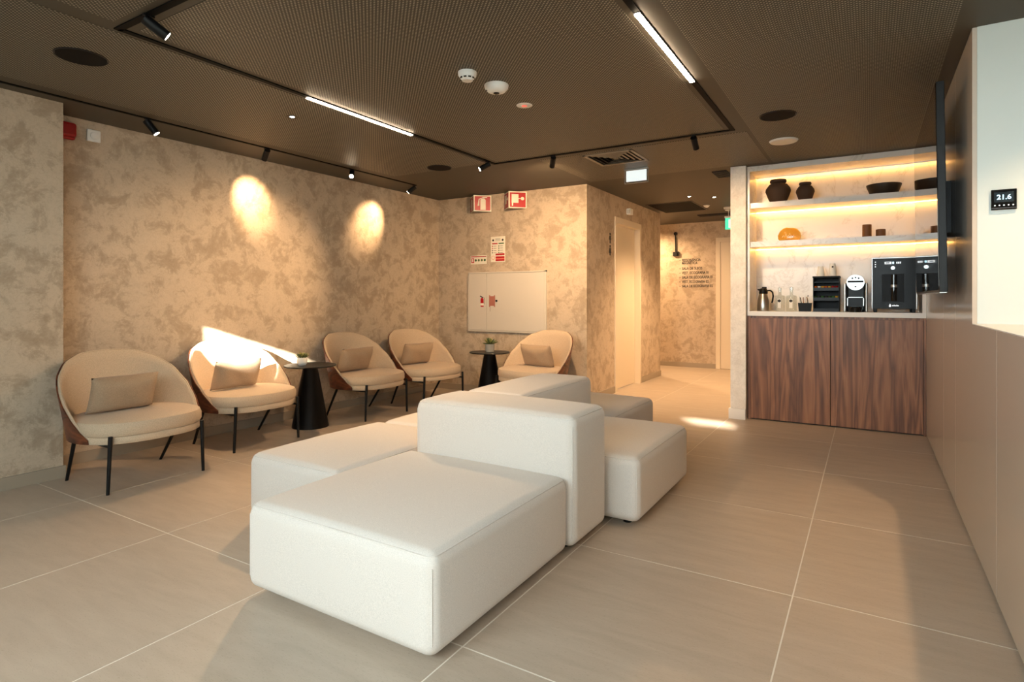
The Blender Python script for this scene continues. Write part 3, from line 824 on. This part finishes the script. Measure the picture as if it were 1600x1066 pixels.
# ------------------------------------------------------------------ side tables and plants
def side_table(label, loc):
    t = thing('side_table', label, 'table', loc, group='black cone side tables')
    lathe('table_top', 'black_satin', [(0, 0.540), (0.222, 0.540), (0.226, 0.545), (0.222, 0.552), (0, 0.552)], t, seg=56)
    lathe('cone_base', 'black_satin', [(0, 0), (0.158, 0), (0.158, 0.006), (0.066, 0.515), (0.075, 0.541), (0, 0.541)], t, seg=56)
side_table('black cone side table between the second and third lounge chairs', (-4.275, 3.53, 0))
side_table('black cone side table below the fire hose cabinet', (-3.60, 5.42, 0))
def leaf(bm, L, W, tilt, ang, z0, r0):
    # pointed fleshy leaf as a small lofted spindle
    ca, sa = math.cos(ang), math.sin(ang); ct, s_ = math.cos(tilt), math.sin(tilt)
    prev = None
    for k, (f, wf) in enumerate([(0, 0.45), (0.35, 0.95), (0.65, 0.9), (0.88, 0.45)]):
        d = r0 + L * f * s_; z = z0 + L * f * ct; ring = []
        for q in range(6):
            b = 2 * PI * q / 6; lx = W * wf * math.cos(b); lz = W * 0.35 * wf * math.sin(b)
            ring.append(bm.verts.new((ca * (d + lz * ct) - sa * lx, sa * (d + lz * ct) + ca * lx, z - lz * s_)))
        if prev:
            for q in range(6): bm.faces.new((prev[q], prev[(q + 1) % 6], ring[(q + 1) % 6], ring[q]))
        else: bm.faces.new(ring)
        prev = ring
    d = r0 + L * s_; tip = bm.verts.new((ca * d, sa * d, z0 + L * ct))
    for q in range(6): bm.faces.new((prev[q], prev[(q + 1) % 6], tip))
t = thing('potted_succulent', 'grey pot with a long-leaved rosette succulent', 'plant', (-3.585, 5.40, 0.552))
lathe('pot', 'concrete_pot', [(0, 0), (0.046, 0), (0.050, 0.004), (0.052, 0.090), (0.047, 0.090), (0.045, 0.078), (0, 0.078)], t)
lathe('soil', 'soil', [(0, 0.076), (0.045, 0.079), (0, 0.082)], t, seg=20)
for k in range(26):
    ring = 0 if k < 9 else 1 if k < 18 else 2
    bm = bmesh.new()
    leaf(bm, [0.10, 0.095, 0.08][ring] * random.uniform(0.85, 1.1), 0.012, math.radians([74, 48, 20][ring] + random.uniform(-8, 8)), k * 2.399, 0.084, 0.008)
    fin(bm, 'leaf', 'succulent' if k % 3 else 'succulent_tip', t, smooth=True)
t = thing('potted_succulent', 'small white pot with a low bushy succulent', 'plant', (-4.31, 3.47, 0.552))
lathe('pot', 'white_plastic', [(0, 0), (0.030, 0), (0.042, 0.016), (0.045, 0.04), (0.041, 0.066), (0.037, 0.066), (0.036, 0.056), (0, 0.056)], t)
for k in range(34):
    bm = bmesh.new(); a = k * 2.399; rr = 0.030 * math.sqrt(k / 34)
    leaf(bm, 0.045 * random.uniform(0.8, 1.2), 0.009, math.radians(12 + 50 * (k / 34) + random.uniform(-8, 8)), a, 0.062 + random.uniform(0, 0.018), rr)
    fin(bm, 'leaf', 'succulent' if k % 2 else 'succulent_tip', t, smooth=True)

# ------------------------------------------------------------------ fire wall: cabinet, signs, notices
t = thing('fire_hose_cabinet', 'flush white fire cabinet with extinguisher and hose reel emblems', 'cabinet', (-3.68, YF, 0.745))
x0, x1, hh = -4.224 + 3.68, -3.131 + 3.68, 0.722
xm = -3.948 + 3.68
bm = bmesh.new()
for (a, b_, c, d) in [(x0, x1, 0, 0.014), (x0, x1, hh - 0.014, hh), (x0, x0 + 0.012, 0, hh), (x1 - 0.022, x1, 0, hh)]: a_box(bm, a, b_, -0.024, 0.0, c, d)
fin(bm, 'frame', 'cabinet_white', t)
box('back_plate', 'dark_gap', x0 + 0.01, x1 - 0.02, -0.006, 0.0, 0.01, hh - 0.01, t)
dl = box('door', 'cabinet_white', x0 + 0.0135, xm - 0.0015, -0.022, -0.006, 0.0165, hh - 0.0165, t, bevel=0.001)
dd = box('door', 'cabinet_white', xm + 0.0015, x1 - 0.0245, -0.022, -0.006, 0.0165, hh - 0.0165, t, bevel=0.001)
def flat(name, m, poly, parent, y0=-0.0232, y1=-0.0215): return prism(name, m, poly, 'y', y0, y1, parent)
ex = xm - 0.066; ez = 0.30
flat('emblem', 'sign_red', [(ex - 0.022, ez), (ex + 0.022, ez), (ex + 0.022, ez + 0.088), (ex + 0.010, ez + 0.108), (ex - 0.010, ez + 0.108), (ex - 0.022, ez + 0.088)], dl)
flat('emblem_band', 'sign_white', [(ex - 0.022, ez + 0.014), (ex + 0.022, ez + 0.014), (ex + 0.022, ez + 0.044), (ex - 0.022, ez + 0.044)], dl, -0.0240, -0.0225)
flat('emblem_valve', 'print_dark', [(ex - 0.034, ez + 0.126), (ex + 0.008, ez + 0.106), (ex + 0.010, ez + 0.120), (ex - 0.030, ez + 0.136)], dl)
tube('emblem_hose', 'print_dark', [(ex + 0.008, -0.0225, ez + 0.116), (ex + 0.028, -0.0225, ez + 0.112), (ex + 0.036, -0.0225, ez + 0.085), (ex + 0.034, -0.0225, ez + 0.03)], 0.0022, dl, seg=6)
hx = xm + 0.036
mat('faded_red', (168, 104, 88), 0.5)
for (a, b_, c, d) in [(0, 0.016, 0, 0.140), (0.070, 0.086, 0, 0.140), (0.016, 0.070, 0.012, 0.128)]:
    flat('emblem_reel', 'faded_red', [(hx + a, ez + c), (hx + b_, ez + c), (hx + b_, ez + d), (hx + a, ez + d)], dd)
flat('emblem_hose', 'skirting', [(hx + 0.012, ez - 0.055), (hx + 0.018, ez - 0.055), (hx + 0.018, ez), (hx + 0.012, ez)], dd)
prism('knob', 'print_dark', disc_poly(hx + 0.108, ez + 0.072, 0.012, 16), 'y', -0.030, -0.0215, dd)

def vee_sign(label, cx, kind):
    t = thing('projecting_sign', label, 'sign', (cx, YF, 2.195), group='red fire safety signs')
    W, Dp, H = 0.155, 0.150, 0.195
    for s in (-1, 1):
        # panel from the wall (s*W,0) to the nose (0,-Dp): local frame u along panel, n outward
        a = Vector((s * W, 0, 0)); b_ = Vector((0, -Dp, 0)); u = (b_ - a).normalized(); L = (b_ - a).length
        n = Vector((u.y, -u.x, 0)); n = n if n.y < 0 else -n
        def pan(name, m, poly, d0, d1, parent):
            bm = bmesh.new()
            A = [bm.verts.new(a + u * p + Vector((0, 0, q)) + n * d0) for p, q in poly]; B = [bm.verts.new(a + u * p + Vector((0, 0, q)) + n * d1) for p, q in poly]
            k = len(poly); bm.faces.new(A); bm.faces.new(B[::-1])
            for i in range(k): bm.faces.new((A[i], A[(i + 1) % k], B[(i + 1) % k], B[i]))
            return fin(bm, name, m, parent)
        pl = pan('sign_panel', 'sign_white', [(0, 0), (L, 0), (L, H), (0, H)], -0.003, 0.0, t)
        m_ = 0.013
        pan('red_field', 'sign_red', [(m_, m_), (L - m_, m_), (L - m_, H - m_), (m_, H - m_)], 0.0, 0.0008, pl)
        f = (lambda p: L - p) if s > 0 else (lambda p: p)
        def pic(poly): pan('pictogram', 'sign_white', [(f(p * L), q * H) for p, q in poly], 0.0008, 0.0016, pl)
        if kind == 'ext':
            pic([(0.38, 0.10), (0.68, 0.10), (0.68, 0.72), (0.60, 0.80), (0.46, 0.80), (0.38, 0.72)])
            pic([(0.22, 0.34), (0.32, 0.34), (0.33, 0.72), (0.47, 0.82), (0.46, 0.86), (0.28, 0.76)])
            pic([(0.50, 0.82), (0.76, 0.86), (0.76, 0.90), (0.48, 0.88)])
        else:
            pic([(0.16, 0.32), (0.24, 0.32), (0.54, 0.32), (0.54, 0.84), (0.16, 0.84)])
            pic([(0.18, 0.14), (0.24, 0.14), (0.25, 0.32), (0.17, 0.32)])
            pic([(0.54, 0.56), (0.68, 0.56), (0.68, 0.60), (0.54, 0.60)])
            pic(disc_poly(0.76, 0.58, 0.10, 16))
vee_sign('red and white projecting sign with a fire extinguisher symbol', -4.05, 'ext')
vee_sign('red and white projecting sign with a fire hose symbol', -3.555, 'hose')
t = thing('instruction_notice', 'tall white safety notice with red footer above the fire cabinet', 'notice', (-3.796, YF, 1.585))
box('board', 'sign_white', -0.100, 0.100, -0.006, 0.0, 0, 0.305, t)
def pr(m, x0, x1, z0, z1): box('print', m, x0, x1, -0.0072, -0.005, z0, z1, t)
pr('sign_red', -0.032, 0.094, 0.078, 0.100); pr('sign_red', -0.032, 0.094, 0.044, 0.066); pr('sign_red', -0.032, 0.094, 0.010, 0.032)
pr('print_orange', -0.032, 0.094, 0.034, 0.042); pr('sign_red', -0.082, -0.004, 0.214, 0.228); pr('print_green', 0.010, 0.084, 0.214, 0.228)
for s in (-0.068, 0.068): flat('print', 'print_dark', disc_poly(s, 0.262, 0.013, 14), t, -0.0072, -0.005)
for k in range(3): pr('print_dark', -0.036, 0.034, 0.278 - 0.012 * k, 0.281 - 0.012 * k)
for k in range(4):
    for s, m_ in ((-0.078, 'sign_red' if k < 2 else 'print_dark'), (0.014, 'print_green')):
        flat('print', m_, disc_poly(s, 0.190 - 0.026 * k, 0.0075, 10), t, -0.0072, -0.005); pr('print_dark', s + 0.016, s + 0.056, 0.188 - 0.026 * k, 0.192 - 0.026 * k)
bm = bmesh.new(); a_tube(bm, [(-0.068 + 0.022 * math.cos(q * PI / 8), -0.0062, 0.052 + 0.022 * math.sin(q * PI / 8)) for q in range(16)], 0.0022, 5, closed=True); fin(bm, 'print', 'print_orange', t)
t = thing('symbol_strip', 'small white strip with red bar and green safety symbols', 'notice', (-4.076, YF, 1.566))
box('board', 'sign_white', -0.118, 0.118, -0.006, 0.0, 0, 0.106, t)
pr('sign_red', -0.112, 0.112, 0.086, 0.098); pr('sign_red', -0.108, -0.068, 0.016, 0.074); box('print', 'sign_white', -0.096, -0.080, -0.0082, -0.007, 0.026, 0.066, t)
for k in range(4): flat('print', 'print_green' if k in (0, 3) else 'succulent', disc_poly(-0.042 + 0.044 * k, 0.048, 0.015, 14), t, -0.0072, -0.005)

# red sounder and switch on the left wall
t = thing('alarm_sounder', 'red fire alarm sounder high on the plaster wall', 'alarm', (XL, 1.81, 2.30))
box('base', 'red_plastic', 0, 0.035, -0.055, 0.062, -0.062, 0.058, t, bevel=0.014); box('horn', 'red_plastic', 0.03, 0.075, -0.048, 0.055, -0.052, 0.048, t, bevel=0.018)
t = thing('call_device', 'square white device with round button beside the red sounder', 'switch', (XL, 1.99, 2.30))
box('plate', 'white_plastic', 0, 0.018, -0.042, 0.042, -0.042, 0.042, t, bevel=0.005)
lathe('button', 'white_plastic', [(0, 0.017), (0.026, 0.017), (0.026, 0.024), (0.022, 0.027), (0, 0.027)], t, seg=24).rotation_euler = (0, PI / 2, 0)

# washroom pictograms and sensor box
t = thing('washroom_pictograms', 'black man and woman symbols beside the washroom door', 'sign', (XWC, 6.575, 1.66))
for z in (0.145, 0.0):
    lathe('symbol_head', 'print_dark', [(0, 0), (0.016, 0), (0.016, 0.004), (0, 0.004)], t, seg=16, loc=(0, 0, z + 0.112)).rotation_euler = (0, PI / 2, 0)
    prism('symbol_body', 'print_dark', [(-0.012, z), (0.012, z), (0.014, z + 0.04), (0.030, z + 0.05), (0.020, z + 0.092), (-0.020, z + 0.092), (-0.030, z + 0.05), (-0.014, z + 0.04)] if z else
          [(-0.012, z), (0.012, z), (0.014, z + 0.028), (0.036, z + 0.03), (0.016, z + 0.092), (-0.016, z + 0.092), (-0.036, z + 0.03), (-0.014, z + 0.028)], 'x', 0.0, 0.004, t)
t = thing('sensor_box', 'small white sensor box over the washroom door', 'sensor', (XWC, 7.18, 2.22))
box('case', 'white_plastic', 0, 0.055, -0.05, 0.05, 0, 0.075, t, bevel=0.004)
for k in range(3): box('vent_slot', 'skirting', 0.012 + 0.014 * k, 0.018 + 0.014 * k, -0.0515, -0.049, 0.012, 0.062, t)

# corridor end: lettering and black bracket
t = thing('wall_lettering', 'black lettering listing the rooms on the corridor end wall', 'sign', (-2.683, YB, 1.30))
LINES = [('RESSONÂNCIA', 0.463), ('MAGNÉTICA', 0.415), ('SALA DE SUJOS', 0.325), ('VEST. ECOGRAFIA 01', 0.250), ('SALA DE ECOGRAFIA 01', 0.176), ('VEST. ECOGRAFIA 02', 0.102), ('SALA DE ECOGRAFIA 02', 0.030)]
for s, z in LINES:
    o = text('text_line', s, 0.062, 'print_dark', t, T(0.012, -0.002, z) @ FACE_NEG_Y)
    wdt = max(v.co.x for v in o.data.vertices)
    tgt = {'RESSONÂNCIA': 0.31, 'MAGNÉTICA': 0.255, 'SALA DE SUJOS': 0.335, 'VEST. ECOGRAFIA 01': 0.435, 'SALA DE ECOGRAFIA 01': 0.50, 'VEST. ECOGRAFIA 02': 0.435, 'SALA DE ECOGRAFIA 02': 0.50}[s]
    o.scale = (tgt / wdt, 1, 1)
for s, z in [LINES[0]] + LINES[2:]:
    box('bullet', 'print_dark', -0.028, -0.016, -0.003, 0.0, z + 0.012, z + 0.026, t)
t = thing('wall_bracket_lamp', 'black wall fixture with round rose, slim rod and box', 'fixture', (-2.775, YB, 1.86))
lathe('rose', 'black_metal', [(0, 0), (0.028, 0), (0.028, 0.03), (0, 0.03)], t, loc=(0, 0, 0.375), seg=20).rotation_euler = (PI / 2, 0, 0)
tube('rod', 'black_metal', [(0, -0.022, 0.375), (0.006, -0.022, 0.06)], 0.010, t)
box('box', 'black_metal', -0.036, 0.034, -0.05, 0.0, 0, 0.068, t, bevel=0.004)
box('catch', 'black_metal', 0.046, 0.058, -0.045, 0.0, 0.002, 0.072, t); box('catch_pin', 'black_metal', 0.03, 0.05, -0.03, -0.02, 0.03, 0.042, t)

# thermostat
t = thing('thermostat', 'black thermostat with lit digits on the white wall', 'thermostat', (0.522, YWHITE, 1.596))
box('case', 'black_gloss', -0.045, 0.045, -0.014, 0.0, -0.046, 0.046, t, bevel=0.002)
box('display', 'display_dark', -0.034, 0.034, -0.0146, -0.0135, -0.012, 0.034, t)
text('digits', '21.6', 0.030, 'display_blue', t, T(0.0, -0.0148, 0.001) @ FACE_NEG_Y, 0.0003, 'CENTER')
for k in range(5): prism('key', 'ui_white', disc_poly(-0.032 + 0.016 * k, -0.026, 0.003, 8), 'y', -0.0148, -0.0135, t)
box('maker_strip', 'dark_grey', -0.044, 0.044, -0.0148, -0.0135, -0.041, -0.036, t)

# ------------------------------------------------------------------ ceiling fittings
TW = 0.016
tr = thing('lighting_track', 'black rectangular lighting track recessed in the ceiling', 'track', ((XT0 + XT1) / 2, (YT0 + YT1) / 2, ZC))
cx, cy = (XT0 + XT1) / 2, (YT0 + YT1) / 2
for (x0, x1, y0, y1) in [(XT0 - TW, XT0 + TW, YT0, YT1), (XT1 - TW, XT1 + TW, YT0, YT1), (XT0 - TW, XT1 + TW, YT0 - TW, YT0 + TW), (XT0 - TW, XT1 + TW, YT1 - TW, YT1 + TW)]:
    box('rail', 'track_black', x0 - cx, x1 - cx, y0 - cy, y1 - cy, -0.006, 0.004, tr)
XWW = -4.28
t = thing('lighting_track', 'straight black lighting track along the plaster wall', 'track', (XWW, 2.0, ZC))
box('rail', 'track_black', -0.011, 0.011, -3.1, 2.97, -0.006, 0.004, t)
def led_bar(label, x, y0, y1):
    t = thing('linear_light', label, 'light', (x, (y0 + y1) / 2, ZC), group='linear light inserts in the track')
    L = (y1 - y0) / 2
    box('housing', 'black_metal', -0.014, 0.014, -L - 0.004, L + 0.004, -0.009, -0.005, t)
    box('diffuser', 'led_warm', -0.0125, 0.0125, -L, L, -0.014, -0.009, t)
led_bar('glowing linear light in the track side toward the plaster wall', XT0, 2.43, 3.40)
led_bar('glowing linear light in the track side toward the coffee niche', XT1, 2.46, 3.40)
def spot(label, x, y, aim, energy=0.0, size=40, blend=0.5, lens='black_plastic', drop=0.035):
    t = thing('track_spotlight', label, 'spotlight', (x, y, ZC), group='black cylinder track spotlights')
    d = Vector(aim).normalized()
    box('adapter', 'black_metal', -0.009, 0.009, -0.022, 0.022, -0.012, -0.004, t)
    tube('stem', 'black_metal', [(0, 0, -0.01), (0, 0, -drop - 0.008)], 0.006, t)
    c0 = Vector((0, 0, -drop)) - d * 0.02; c1 = c0 + d * 0.105
    bm = bmesh.new(); a_tube(bm, [c0, c1], 0.024, 20); fin(bm, 'barrel', 'black_metal', t, smooth=True, auto=50)
    bm = bmesh.new(); a_tube(bm, [c1 - d * 0.001, c1 + d * 0.0012], 0.019, 20); fin(bm, 'lens', lens, t)
    if energy: spot_lamp(t, c1 + d * 0.006, d, energy, size, blend)
    return t
# wall-wash track
spot('track spotlight near the red alarm sounder', XWW, 2.15, (0.35, 0.50, -0.80), 80, 100, 1.0, 'lens_warm')
spot('track spotlight throwing the brighter wall pool', XWW, 3.09, (-0.42, 0.14, -0.33), 60, 56, 1.0, 'lens_warm')
spot('track spotlight turned into the room with its lens showing', XWW, 4.03, (0.55, -0.60, -0.58), 130, 60, 0.8, 'lens_warm')
spot('track spotlight throwing the wall pool near the corner', XWW, 4.94, (-0.42, -0.24, -0.36), 60, 56, 1.0, 'lens_warm')
# rectangular track
spot('track spotlight over the seat by the projecting wall end', -2.71, YT0, (0.30, 0.75, -0.50), 60, 70, 0.8, 'lens_warm')
spot('track spotlight at the track corner nearest the hose cabinet', XT0, 4.44, (-0.60, -0.50, -0.45), 130, 60, 0.8, 'lens_warm')
spot('track spotlight in front of the square air vent', -2.36, YT1, (-0.45, 0.62, -0.55), 140, 125, 1.0, 'lens_warm')
spot('track spotlight aimed toward the coffee niche', -1.145, YT1, (0.0, 0.75, -0.60), 55, 90, 0.8, 'lens_warm')

def speaker(label, x, y, r=0.115):
    t = thing('ceiling_speaker', label, 'speaker', (x, y, ZC), group='round black ceiling speakers')
    lathe('grille', 'speaker_mesh', [(0, -0.006), (r - 0.006, -0.005), (r - 0.004, 0.0)], t, seg=48, auto=30)
    bm = bmesh.new(); a_tube(bm, [(r * math.cos(q * PI / 24), r * math.sin(q * PI / 24), -0.003) for q in range(48)], 0.004, 6, closed=True); fin(bm, 'rim', 'black_metal', t, smooth=True)
speaker('round black ceiling speaker near the projecting wall end', -3.48, 1.42)
speaker('round black ceiling speaker before the hose cabinet wall', -3.515, 4.42)
speaker('round black ceiling speaker beside the white round access cover', -0.53, 4.36)
t = thing('smoke_detector', 'white smoke detector with dark slots beside the ceiling camera', 'detector', (-1.895, 2.63, ZC))
lathe('housing', 'white_plastic', [(0.050, 0.0), (0.052, -0.004), (0.050, -0.022), (0.040, -0.038), (0.032, -0.044), (0.030, -0.050), (0, -0.052)], t, seg=40)
for k in range(10):
    a = 2 * PI * k / 10; o = box('slot', 'dark_gap', -0.008, 0.008, -0.0015, 0.0015, -0.004, 0.004, t); o.location = (0.0405 * math.cos(a), 0.0405 * math.sin(a), -0.0385); o.rotation_euler = (0, 0, a + PI / 2)
t = thing('ceiling_camera', 'white ceiling camera with a dark lens', 'camera', (-1.865, 2.88, ZC))
lathe('housing', 'white_plastic', [(0.070, 0), (0.072, -0.005), (0.068, -0.022), (0.052, -0.040), (0.030, -0.048), (0, -0.049)], t, seg=40)
lathe('lens', 'black_gloss', [(0.018, -0.045), (0.018, -0.051), (0.012, -0.054), (0, -0.055)], t, seg=24)
lathe('sensor_eye', 'dark_grey', [(0.007, 0), (0.007, -0.003), (0, -0.004)], t, loc=(-0.045, -0.035, -0.034), seg=16)
t = thing('indicator_disc', 'flat white ceiling disc with a red glowing centre', 'detector', (-1.905, 3.275, ZC))
lathe('plate', 'white_plastic', [(0.052, 0), (0.052, -0.003), (0.048, -0.006), (0, -0.006)], t, seg=36)
lathe('indicator', 'red_glow', [(0.018, -0.0055), (0.018, -0.0075), (0, -0.0078)], t, seg=20)
def downlight(label, x, y, lens, energy=0, color=WARM, size=110, rim='bronze', r=0.040):
    t = thing('downlight', label, 'light', (x, y, ZC), group='small recessed downlights')
    lathe('rim', rim, [(r, 0.0), (r, -0.003), (r * 0.7, -0.004), (r * 0.5, 0.0)], t, seg=28)
    lathe('lens', lens, [(r * 0.42, -0.001), (r * 0.40, -0.003), (0, -0.003)], t, seg=20)
    if energy: spot_lamp(t, (0, 0, -0.012), (0, 0, -1), energy, size, 0.6, color, 0.03)
downlight('small recessed emergency light over the lounge chairs', -3.395, 2.65, 'lens_cool')
downlight('recessed warm downlight over the washroom door', -1.885, 7.28, 'lens_warm', 70)
downlight('recessed dark-rimmed downlight in the corridor', -1.63, 7.48, 'lens_warm', 90, rim='black_metal')
downlight('added unseen lamp brightening the corridor end wall', -3.3, 9.2, 'lens_warm', 150, size=165)  # added out of sight to lift the dim corridor end wall
downlight('recessed downlight over the reception counter', 0.78, 2.85, 'lens_warm', 50, size=96)
t = thing('access_cover', 'round white ceiling cover before the coffee niche', 'cover', (-0.575, 5.08, ZC))
lathe('plate', 'white_plastic', [(0.105, 0), (0.106, -0.004), (0.098, -0.014), (0.06, -0.018), (0, -0.019)], t, seg=44)
# square air diffuser
t = thing('air_diffuser', 'square stepped air diffuser in the ceiling', 'vent', (-1.92, 4.93, ZC))
S = 0.225
def ring_frame(name, m, s, wdt, z0, z1):
    bm = bmesh.new()
    for (a, b_, c, d) in [(-s, s, -s, -s + wdt), (-s, s, s - wdt, s), (-s, -s + wdt, -s, s), (s - wdt, s, -s, s)]: a_box(bm, a, b_, c, d, z0, z1)
    return fin(bm, name, m, t)
mat('diffuser_grey', (150, 140, 124), 0.45)
ring_frame('frame', 'diffuser_grey', S, 0.026, -0.008, 0.0)
box('throat', 'dark_gap', -S + 0.02, S - 0.02, -S + 0.02, S - 0.02, -0.002, 0.002, t)
for k in range(4):
    s = S - 0.05 - 0.042 * k
    bm = bmesh.new()
    for q in range(4):
        a = q * PI / 2; ca, sa = math.cos(a), math.sin(a)
        pts = [(-s, -s, -0.004), (s, -s, -0.004), (s - 0.011, -s + 0.011, -0.010), (-s + 0.011, -s + 0.011, -0.010)]
        lo = [bm.verts.new((x * ca - y * sa, x * sa + y * ca, z)) for x, y, z in pts]; hi = [bm.verts.new((x * ca - y * sa, x * sa + y * ca, z + 0.002)) for x, y, z in pts]
        bm.faces.new(lo); bm.faces.new(hi[::-1])
        for i in range(4): bm.faces.new((lo[i], lo[(i + 1) % 4], hi[(i + 1) % 4], hi[i]))
    fin(bm, 'blade_ring', 'diffuser_grey', t)
box('centre_plate', 'diffuser_grey', -0.022, 0.022, -0.022, 0.022, -0.010, -0.006, t)
# slotted grille by the pier
t = thing('return_grille', 'small black slotted ceiling grille by the pale pier', 'vent', (-1.255, 6.12, ZC))
box('backing', 'dark_gap', -0.07, 0.07, -0.16, 0.16, -0.003, 0.001, t)
for k in range(7): box('slat', 'black_metal', -0.07, 0.07, -0.15 + 0.048 * k, -0.135 + 0.048 * k, -0.012, -0.002, t)
# dark square in the corridor ceiling
t = thing('ceiling_hatch', 'large dark square panel in the corridor ceiling', 'vent', (-2.245, 8.06, ZC))
s = 0.29
box('panel', 'speaker_mesh', -s, s, -0.42, 0.42, -0.004, 0.001, t)
bm = bmesh.new()
for (a, b_, c, d) in [(-s - 0.02, s + 0.02, -0.44, -0.42), (-s - 0.02, s + 0.02, 0.42, 0.44), (-s - 0.02, -s, -0.42, 0.42), (s, s + 0.02, -0.42, 0.42)]: a_box(bm, a, b_, c, d, -0.005, 0.0)
fin(bm, 'frame', 'bronze', t)
t = thing('linear_vent', 'dark slotted vent at the end of the corridor ceiling', 'vent', (-1.75, 9.05, ZC))
box('backing', 'dark_gap', -0.45, 0.30, -0.10, 0.10, -0.003, 0.001, t)
for k in range(4): box('slat', 'black_metal', -0.45, 0.30, -0.09 + 0.05 * k, -0.072 + 0.05 * k, -0.012, -0.002, t)
t = thing('smoke_detector', 'white smoke detector near the green exit sign', 'detector', (-1.655, 8.40, ZC))
lathe('housing', 'white_plastic', [(0.050, 0), (0.052, -0.005), (0.050, -0.022), (0.034, -0.040), (0.030, -0.048), (0, -0.05)], t, seg=32)
lathe('slot_band', 'dark_gap', [(0.0405, -0.0335), (0.0385, -0.0375)], t, seg=32)
t = thing('presence_sensor', 'small white dome sensor in the corridor ceiling', 'sensor', (-1.865, 8.10, ZC))
lathe('dome', 'white_plastic', [(0.042, 0), (0.042, -0.005), (0.030, -0.020), (0.012, -0.030), (0, -0.032)], t, seg=28)
# exit signs
t = thing('exit_sign', 'lit pale exit panel hanging before the corridor', 'sign', (-1.91, 5.43, ZC))
box('mount', 'silver', -0.118, 0.118, -0.018, 0.018, -0.014, 0.0, t)
box('clear_plate', 'bottle_glass', -0.118, 0.118, -0.004, 0.004, -0.140, -0.014, t)
box('lit_panel', 'exit_white', -0.100, 0.100, -0.0055, 0.0055, -0.124, -0.020, t)
for x in (-0.118, 0.114): box('plate_edge', 'silver', x, x + 0.004, -0.0045, 0.0045, -0.14, -0.014, t)
box('plate_edge', 'silver', -0.118, 0.118, -0.0045, 0.0045, -0.143, -0.139, t)
t = thing('exit_sign', 'green lit exit sign in the corridor', 'sign', (-1.60, 8.60, ZC))
box('mount', 'white_plastic', -0.13, 0.13, -0.02, 0.02, -0.125, -0.10, t)
tube('hanger', 'white_plastic', [(-0.08, 0, 0), (-0.08, 0, -0.11)], 0.006, t); tube('hanger', 'white_plastic', [(0.08, 0, 0), (0.08, 0, -0.11)], 0.006, t)
g = box('lit_panel', 'exit_green', -0.125, 0.125, -0.005, 0.005, -0.285, -0.125, t)
prism('symbol', 'exit_white', [(-0.08, -0.265), (-0.035, -0.265), (-0.035, -0.145), (-0.08, -0.145)], 'y', -0.0065, -0.005, g)
prism('symbol', 'exit_white', [(0.0, -0.265), (0.02, -0.265), (0.045, -0.21), (0.06, -0.16), (0.03, -0.145), (0.005, -0.20)], 'y', -0.0065, -0.005, g)
